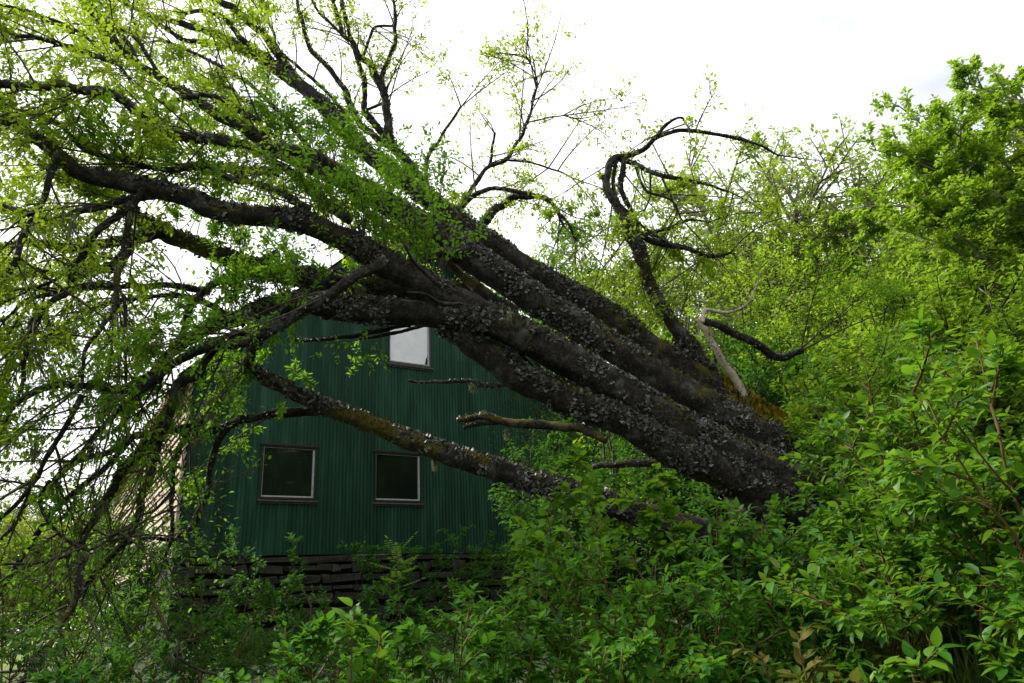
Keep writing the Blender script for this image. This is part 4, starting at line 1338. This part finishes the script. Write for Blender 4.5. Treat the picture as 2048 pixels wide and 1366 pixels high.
total = 0
G1 = "leafy shrubs of the foreground thicket"
G2 = "shrubs on the bank behind the fallen tree"
G3 = "trees rising behind the fallen tree"
G4 = "weeds and saplings along the foot of the barn"
G5 = "pale trees far off beyond the side of the barn"
PL = [
    # nearest on the right
    ("bird_cherry", "tall bird cherry shrub with the largest glossy leaves at the right edge", "shrub", 1985, 500, 2.2, 330, sp_(CHERRY, stems=8), G1),
    ("bird_cherry", "bright bird cherry shrub just right of the mossy tree base", "shrub", 1730, 800, 2.9, 200, CHERRY, G1),
    ("bird_cherry", "slender bird cherry with dark spreading shoots above the tree base", "shrub", 1690, 620, 3.9, 190, sp_(CHERRY, stems=6, leaf=(9, .044)), G1),
    ("bird_cherry", "broad bird cherry below the bright one with drooping leaf sprays", "shrub", 1810, 930, 2.5, 280, sp_(CHERRY, stems=8, bare=.52, levels=[(11, .5, 1, .75, .55, .8, .25, .0), (5, .2, 1, .55, .7, .6, .1, .05)]), G1),
    ("bird_cherry", "low bird cherry shrub filling the right edge above the grass", "shrub", 2030, 960, 2.0, 170, sp_(CHERRY, stems=6, bare=.5), G1),
    ("red_tinged_sapling", "sapling with red brown tinged young leaves low beside the grass", "sapling", 1565, 1195, 2.3, 130, sp_(SAPL, mat='leaf_red', stems=5), G1),
    ("cherry_sapling", "small light green sapling standing in the long grass", "sapling", 1800, 1220, 1.9, 130, sp_(SAPL, stems=4), G1),
    ("cherry_sapling", "yellowish sapling with small leaves at the right end of the grass", "sapling", 2000, 1215, 1.9, 80, sp_(SAPL, stems=3), G1),
    # middle
    ("hazel_shrub", "round leaved hazel shrub leaning over the end of the low limb", "shrub", 1140, 850, 4.1, 180, sp_(HAZEL, stems=7), G1),
    ("hazel_shrub", "hazel shrub with one leafy rod tip sticking up before the stems", "shrub", 1330, 850, 3.8, 120, sp_(HAZEL, stems=4), G1),
    ("leafy_bush", "bush covering the ground right below the bole of the fallen tree", "shrub", 1480, 940, 3.4, 200, sp_(BUSH, stems=9), G1),
    ("leafy_bush", "wide bush in the middle with long arching sprays of leaves", "shrub", 1230, 1040, 3.2, 270, sp_(BUSH, stems=10), G1),
    ("leafy_bush", "dense bush between the wide arching bush and the red tinged sapling", "shrub", 1420, 1090, 2.7, 220, sp_(BUSH, stems=10), G1),
    ("leafy_bush", "low bush at the bottom edge under the wide arching bush", "shrub", 1190, 1180, 2.3, 240, sp_(BUSH, stems=9), G1),
    ("leafy_bush", "small bush in front of the barn's stones right of the rowan", "shrub", 1010, 1110, 3.0, 130, sp_(BUSH, stems=6), G1),
    ("cherry_sapling", "upright light green sapling with paired leaves under the middle window", "sapling", 715, 1075, 2.5, 110, sp_(SAPL, stems=4, levels=[(7, .25, 1, .45, .5, .8, .4, .0)], leaf=(7, .07)), G1),
    ("leafy_bush", "bush around the foot of the upright sapling under the middle window", "shrub", 790, 1150, 2.6, 200, sp_(BUSH, stems=9), G1),
    ("leafy_bush", "dark bush at the bottom edge left of the upright sapling", "shrub", 560, 1150, 3.2, 180, sp_(BUSH, stems=8, mat='leaf_shrub'), G1),
    ("leafy_bush", "low dark bush between the upright sapling and the arching bush", "shrub", 960, 1140, 2.9, 190, sp_(BUSH, stems=8), G1),
    # left
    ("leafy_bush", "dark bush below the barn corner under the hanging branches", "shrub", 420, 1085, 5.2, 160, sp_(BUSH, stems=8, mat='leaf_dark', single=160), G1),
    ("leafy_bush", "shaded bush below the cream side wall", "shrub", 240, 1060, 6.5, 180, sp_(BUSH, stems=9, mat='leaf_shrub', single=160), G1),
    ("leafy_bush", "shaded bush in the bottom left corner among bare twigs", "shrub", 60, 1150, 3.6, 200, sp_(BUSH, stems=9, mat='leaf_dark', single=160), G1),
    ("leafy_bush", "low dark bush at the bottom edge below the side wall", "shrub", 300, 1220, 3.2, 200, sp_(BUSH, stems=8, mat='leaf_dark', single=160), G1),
    ("leafy_bush", "bush before the stones between the rowan and the barn corner", "shrub", 640, 1110, 5.0, 170, sp_(BUSH, stems=8, mat='leaf_dark', single=120), G1),
    ("leafy_bush", "bush low before the stones right of the rowan sapling", "shrub", 900, 1120, 5.0, 190, sp_(BUSH, stems=9, mat='leaf_shrub', single=120), G1),
    ("leafy_bush", "bush hiding the stones at the foot of the cream side wall", "shrub", 285, 1010, 11.5, 110, sp_(HILL, mat='leaf_shrub', stems=7), G1),
    # at the foot of the barn
    ("barn_weed", "dark weedy sapling at the left corner of the barn", "sapling", 470, 1030, 11.6, 80, sp_(HILL, stems=4, mat='leaf_dark', r0=.01, levels=[(9, .1, 1, .9, .5, .8, .3, .03), (6, .15, 1, .5, .7, .7, .12, .05)]), G4),
    ("barn_weed", "dark weed before the stones under the left window", "weed", 590, 1050, 12.2, 55, sp_(HILL, stems=3, mat='leaf_dark', r0=.01, levels=[(9, .1, 1, .9, .5, .8, .3, .03), (6, .15, 1, .5, .7, .7, .12, .05)]), G4),
    ("barn_weed", "tall thin weed under the middle window", "weed", 735, 1030, 12.6, 45, sp_(HILL, stems=3, mat='leaf_dark', r0=.01, levels=[(9, .1, 1, .9, .5, .8, .3, .03), (6, .15, 1, .5, .7, .7, .12, .05)]), G4),
    ("barn_weed", "dark sapling covering the right hand lower window", "sapling", 1040, 1000, 12.5, 110, sp_(HILL, stems=6, mat='leaf_dark'), G4),
    ("barn_weed", "wide dark weed on the stones under the gap between two windows", "weed", 830, 1065, 12.4, 70, sp_(HILL, stems=5, mat='leaf_dark', r0=.01, levels=[(9, .1, 1, .9, .5, .8, .3, .03), (6, .15, 1, .5, .7, .7, .12, .05)]), G4),
    ("barn_weed", "low weed under the right hand lower window", "weed", 930, 1040, 12.8, 80, sp_(HILL, stems=4, mat='leaf_dark', r0=.01, levels=[(9, .1, 1, .9, .5, .8, .3, .03), (6, .15, 1, .5, .7, .7, .12, .05)]), G4),
    ("barn_weed", "dark leafy sapling under the lowest big stem at the end of the wall", "sapling", 1070, 800, 12.2, 90, sp_(HILL, stems=5, mat='leaf_dark'), G4),
    # behind the stems
    ("bank_shrub", "shrub glimpsed under the lowest big stem beside the barn", "shrub", 1190, 800, 12.0, 120, DARK, G2),
    ("bank_shrub", "dark shrub seen between the lowest stem and the hazel", "shrub", 1300, 850, 10.5, 110, DARK, G2),
    ("bank_shrub", "shrub right behind the base of the pale snag", "shrub", 1500, 660, 9.6, 120, sp_(HILL, mat='leaf_dark'), G2),
    ("bank_shrub", "dense shrub behind the dark forked snag branch", "shrub", 1600, 600, 10, 130, sp_(HILL, mat='leaf_bank'), G2),
    ("bank_shrub", "shrub on the bank above the slender bird cherry", "shrub", 1720, 570, 9, 150, sp_(HILL, mat='leaf_bank'), G2),
    ("bank_shrub", "bright shrub on the bank beside the tallest bird cherry", "shrub", 1830, 520, 8.2, 150, sp_(HILL, mat='leaf_bank'), G2),
    ("bank_shrub", "shrub low on the bank right of the orange moss", "shrub", 1620, 740, 7.6, 110, sp_(HILL, mat='leaf_bank'), G2),
    ("bank_shrub", "broad shrub behind the slender bird cherry shoots", "shrub", 1740, 690, 7.2, 140, sp_(HILL, mat='leaf_bank'), G2),
    ("bank_shrub", "shrub on the bank under the great tree at the right edge", "shrub", 1960, 450, 8.4, 150, sp_(HILL, mat='leaf_bank'), G2),
    ("bank_shrub", "leafy shrub behind the upright lichened stem", "shrub", 1420, 480, 11.4, 130, sp_(HILL, mat='leaf_bank'), G2),
    ("bank_shrub", "light leafy shrub left of the upright lichened stem", "shrub", 1170, 420, 12.4, 120, sp_(HILL, mat='leaf_bank', stems=5), G2),
    ("bank_shrub", "shrub showing between the top stem and the upright stem", "shrub", 1280, 520, 11.8, 110, sp_(HILL, mat='leaf_bank'), G2),
    ("bank_shrub", "leafy shrub on the skyline under the pale spreading tree", "shrub", 1540, 470, 13, 130, sp_(HILL, mat='leaf_bank'), G2),
    ("bank_shrub", "shrub on the skyline left of the great tree at the right edge", "shrub", 1690, 480, 13, 150, sp_(HILL, mat='leaf_bank'), G2),
    ("bank_shrub", "tall dark shrub filling the gap between the barn end and the stems", "shrub", 1130, 540, 20, 150, DARK, G2),
    ("bank_shrub", "dark shrub behind the broken mossy branch stub", "shrub", 1230, 720, 14.5, 130, DARK, G2),
    ("bank_shrub", "dark shrub low under the stems beside the hazel rod", "shrub", 1380, 880, 9.2, 110, DARK, G2),
    ("bank_shrub", "deeply shaded shrub behind the end of the low limb", "shrub", 1150, 930, 9.5, 130, DARK, G2),
    ("bank_shrub", "shrub just above the orange mossy stem top", "shrub", 1440, 600, 10.5, 110, DARK, G2),
    ("bank_shrub", "leafy shrub on the slope left of the pale snag", "shrub", 1370, 590, 11, 100, sp_(HILL, mat='leaf_dark'), G2),
    ("bank_shrub", "high shrub on the slope behind the broad shrub", "shrub", 1810, 600, 10.5, 150, sp_(HILL, mat='leaf_bank'), G2),
    ("bank_shrub", "high bright shrub at the right edge below the great tree", "shrub", 2030, 560, 6.5, 150, sp_(HILL, mat='leaf_bank'), G2),
    ("bank_shrub", "shrub on the slope right of the shrub with shoots", "shrub", 1890, 640, 6.0, 140, sp_(HILL, mat='leaf_bank'), G2),
    ("bank_shrub", "dark shrub on the ground under the lowest stem beyond the broken stub", "shrub", 1160, 770, 15.5, 190, DARK, G2),
    ("bank_shrub", "yellow green shrub just under the dip in the skyline", "shrub", 1770, 470, 14.5, 150, sp_(HILL, mat='leaf_bank'), G2),
    ("bank_shrub", "yellow green shrub on the skyline behind the forked snag branch", "shrub", 1610, 430, 15, 140, sp_(HILL, mat='leaf_bank'), G2),
    ("bank_shrub", "shrub filling the chink under the stems by the end of the barn", "shrub", 1185, 840, 13.2, 110, DARK, G2),
    # trees
    ("willow_tree", "pale thinly leaved tree spreading behind the upright stem", "tree", 1440, 270, 17, 230, sp_(TREE, stems=6, lean=.95, hs=.80, leaf=(5, .115)), G3),
    ("willow_tree", "pale tree with a dark slanting bough on the skyline", "tree", 1590, 285, 18, 190, sp_(TREE, stems=6, lean=.95, hs=.66, leaf=(5, .115)), G3),
    ("maple_tree", "great bright green tree at the right edge against the sky", "tree", 2020, 185, 9.5, 240, sp_(TREE, stems=10, lean=1.0, mat='leaf_bank', kind='far', leaf=(11, .08), r0=.040, hs=.92, levels=[(15, .12, 1, 1.0, .5, .8, .35, .0), (8, .15, 1, .5, .65, .75, .18, .04), (5, .1, 1, .5, .65, .75, .12, .05)]), G3),
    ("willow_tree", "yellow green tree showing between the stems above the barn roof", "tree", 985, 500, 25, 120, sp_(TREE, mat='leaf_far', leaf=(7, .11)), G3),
    ("maple_tree", "bright green tree standing left of and below the great edge tree", "tree", 1890, 260, 11.5, 170, sp_(TREE, stems=7, lean=.95, mat='leaf_bank', leaf=(8, .08), r0=.04), G3),
    ("willow_tree", "dense green tree seen through the chinks between the big stems", "tree", 1110, 490, 22, 170, sp_(TREE, stems=6, lean=.95, mat='leaf_shrub', leaf=(7, .12)), G3),
    ("willow_tree", "hazy grey green tree in the dip of the skyline", "tree", 1750, 400, 24, 110, sp_(TREE, stems=5, leaf=(8, .13)), G3),
    # far left
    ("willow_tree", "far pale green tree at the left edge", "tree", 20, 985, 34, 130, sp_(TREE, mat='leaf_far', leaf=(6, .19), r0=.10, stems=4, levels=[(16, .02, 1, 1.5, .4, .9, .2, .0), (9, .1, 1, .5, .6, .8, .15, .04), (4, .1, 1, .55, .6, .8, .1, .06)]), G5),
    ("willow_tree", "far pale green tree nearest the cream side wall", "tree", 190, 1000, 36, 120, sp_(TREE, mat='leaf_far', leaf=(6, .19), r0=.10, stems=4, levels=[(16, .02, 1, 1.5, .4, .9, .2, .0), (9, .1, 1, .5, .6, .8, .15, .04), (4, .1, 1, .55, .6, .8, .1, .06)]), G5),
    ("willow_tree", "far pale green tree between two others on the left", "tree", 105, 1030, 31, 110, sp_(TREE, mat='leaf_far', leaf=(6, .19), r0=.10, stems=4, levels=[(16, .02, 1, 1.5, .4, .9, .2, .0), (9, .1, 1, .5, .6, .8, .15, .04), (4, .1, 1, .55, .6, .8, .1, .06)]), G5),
]
for k, (nm, lab, cat, px, ptop, dep, half, spec, grp) in enumerate(PL):
    rt_, c_ = plant(nm, lab, cat, px, ptop, dep, half, spec, grp, seed=zlib.crc32(lab.encode()) % 9973)
    total += c_
    if 'slanting bough' in lab:
        for pts, w0 in (([(1470, 600), (1500, 545), (1545, 490), (1580, 455), (1625, 425), (1690, 402), (1730, 400)], 9), ([(1545, 490), (1560, 440), (1550, 390), (1535, 340)], 5), ([(1625, 425), (1650, 395), (1680, 340)], 3.5)):
            P = spline(np.array([at(a, b_, 16.5) for a, b_ in pts]), 40)
            P = P + .05 * np.stack([vnoise(P * 2, 3), vnoise(P * 2, 4), vnoise(P * 2, 5)], -1)
            link("bough", tube_mesh("bough", P, np.linspace(w0, 2.2, 40) * 16.5 / FPX, 8, .2, 8, 2), MAT['bark'], rt_)
print("shrub leaves", total)

# rowan sapling with feathered leaves
rt = at(795, 1105, 4.6)
rb = np.array([rt[0], rt[1], float(ground_z(rt[0], rt[1]))])
row = thing("rowan_sapling", "slim rowan sapling with feathery leaves before the barn's stone base", "sapling", rb, G1)
P = spline([rb, rb * .5 + rt * .5 + np.array([.03, 0, 0]), rt], 12)
link("stem", tube_mesh("stem", P, np.linspace(.008, .003, 12), 6), MAT['twig'], row)
LP, LD, LN, LL, TA, TD = [], [], [], [], [], []
for k in range(9):
    t = .86 + .14 * k / 8
    p = P[0] * (1 - t) + P[-1] * t
    a = k * 2.4
    d = unit(np.array([math.cos(a), math.sin(a), .3 if k < 6 else 1.0]))
    L = .15
    e = p + d * L
    TA.append(p), TD.append(e)
    sd_ = unit(np.cross(d, Z))
    for q in range(6):
        f = .3 + .7 * q / 6
        for sg in (-1, 1):
            LP.append(p + d * L * f), LD.append(sd_ * sg + d * .35 - Z * .12), LN.append(Z + rng.normal(size=3) * .15), LL.append(.034 * (1.1 - .35 * abs(f - .6)))
    LP.append(e), LD.append(d), LN.append(Z), LL.append(.04)
TA, TD = np.array(TA), np.array(TD)
V, Q = twig_arrays(TA, (TA + TD) / 2, TD, np.full(len(TA), .002), np.full(len(TA), .001))
link("twigs", new_mesh("twigs", V, Q), MAT['twig'], row, "stuff")
V, F = leaf_array(TPL_MID, np.array(LP), np.array(LD), np.array(LN), np.array(LL))
link("foliage", new_mesh("foliage", V, F), MAT['leaf_hazel'], row, "stuff")

# ------------------------------------------------------------------ the unseen wood around the viewer, side clumps added to shade the foreground
r_ = np.random.default_rng(90)
V_, Q_ = [], []
cx_ = np.concatenate([r_.uniform(-16, 20, 70), r_.uniform(9, 20, 40), r_.uniform(-15, -8, 40)])
cy_ = np.concatenate([r_.uniform(-16, -4.5, 70), r_.uniform(-5, 4, 40), r_.uniform(-2, 6, 40)])
cz_ = ground_z(cx_, cy_) + np.concatenate([r_.uniform(.8, 11.5, 110), r_.uniform(1, 8, 40)])
cr_ = r_.uniform(1.2, 2.2, 150)
ci = r_.integers(0, 150, 42000)
P = np.stack([cx_[ci], cy_[ci], cz_[ci]], -1) + unit(r_.normal(size=(42000, 3))) * (cr_[ci] * r_.uniform(.3, 1, 42000) ** .4)[:, None]
d = unit(r_.normal(size=P.shape) + np.array([0, 0, -.2]))
V, F = leaf_array(TPL_LO, P, d, unit(np.array([0, 0, 1.0]) + r_.normal(size=P.shape) * .5), r_.uniform(.28, .48, len(P)))
wd_ = link("woodland", poly_mesh("woodland", V, F), MAT['leaf_shrub'], None, "stuff")
wd_["label"] = "woodland out of view behind and beside the viewer, left clumps added to shade the foreground"

# ------------------------------------------------------------------ ground cover and grass
r_ = np.random.default_rng(8)
n_ = 6000
x = r_.uniform(-8, 9, n_)
y = r_.uniform(1.4, 15, n_)
inside_house = ((np.stack([x, y], -1) - HB[:2]) @ ND[:2]) > -.15
px, py, dd = project(np.stack([x, y, ground_z(x, y) + .2], -1))
okk = ~inside_house & (px > -200) & (px < 2250) & (py < 1700)
x, y = x[okk], y[okk]
n_ = len(x)
A = np.stack([x, y, ground_z(x, y)], -1)
H = r_.uniform(.12, .48, n_)
D = A + np.stack([r_.normal(size=n_) * .08, r_.normal(size=n_) * .08, H], -1)
Bm = (A + D) / 2 + r_.normal(size=A.shape) * .02
P, d, nn, L = leaves_on(A, Bm, D, 8, .2, 1.0, .055, r_, 1.0, 1.0, .1)
V, F = leaf_array(TPL_LO, P, d, nn, L)
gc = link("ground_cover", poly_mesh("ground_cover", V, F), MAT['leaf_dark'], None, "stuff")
gc["label"] = "dark low leafy plants covering the shaded ground"
n_ = 12000
x = r_.uniform(.6, 3.6, n_)
y = r_.uniform(1.4, 4.6, n_)
A = np.stack([x, y, ground_z(x, y) - .01], -1)
H = r_.uniform(.18, .55, n_)
dr = r_.normal(size=(n_, 2))
D = A + np.stack([dr[:, 0] * H * .30, dr[:, 1] * H * .30, H], -1)
Bm = A + np.stack([dr[:, 0] * H * .04, dr[:, 1] * H * .04, H * .7], -1)
t = np.tile(np.linspace(0, 1, 4), (n_, 1))
P = bez(A, Bm, D, t)
sd_ = unit(np.stack([-dr[:, 1], dr[:, 0], dr[:, 0] * 0], -1))
wd = np.array([.0032, .003, .002, .0003])
V = np.stack([P - sd_[:, None] * wd[None, :, None], P + sd_[:, None] * wd[None, :, None]], 2).reshape(-1, 3)
k = (np.arange(n_) * 8)[:, None] + np.arange(3)[None] * 2
Q = np.stack([k, k + 1, k + 3, k + 2], -1).reshape(-1, 4)
gr = link("grass", new_mesh("grass", V, Q), MAT['grass'], None, "stuff")
gr["label"] = "long green grass under the shrubs in the right corner"
print("tris", sum(len(o.data.loops) - 2 * len(o.data.polygons) for o in bpy.data.objects if o.type == 'MESH'))
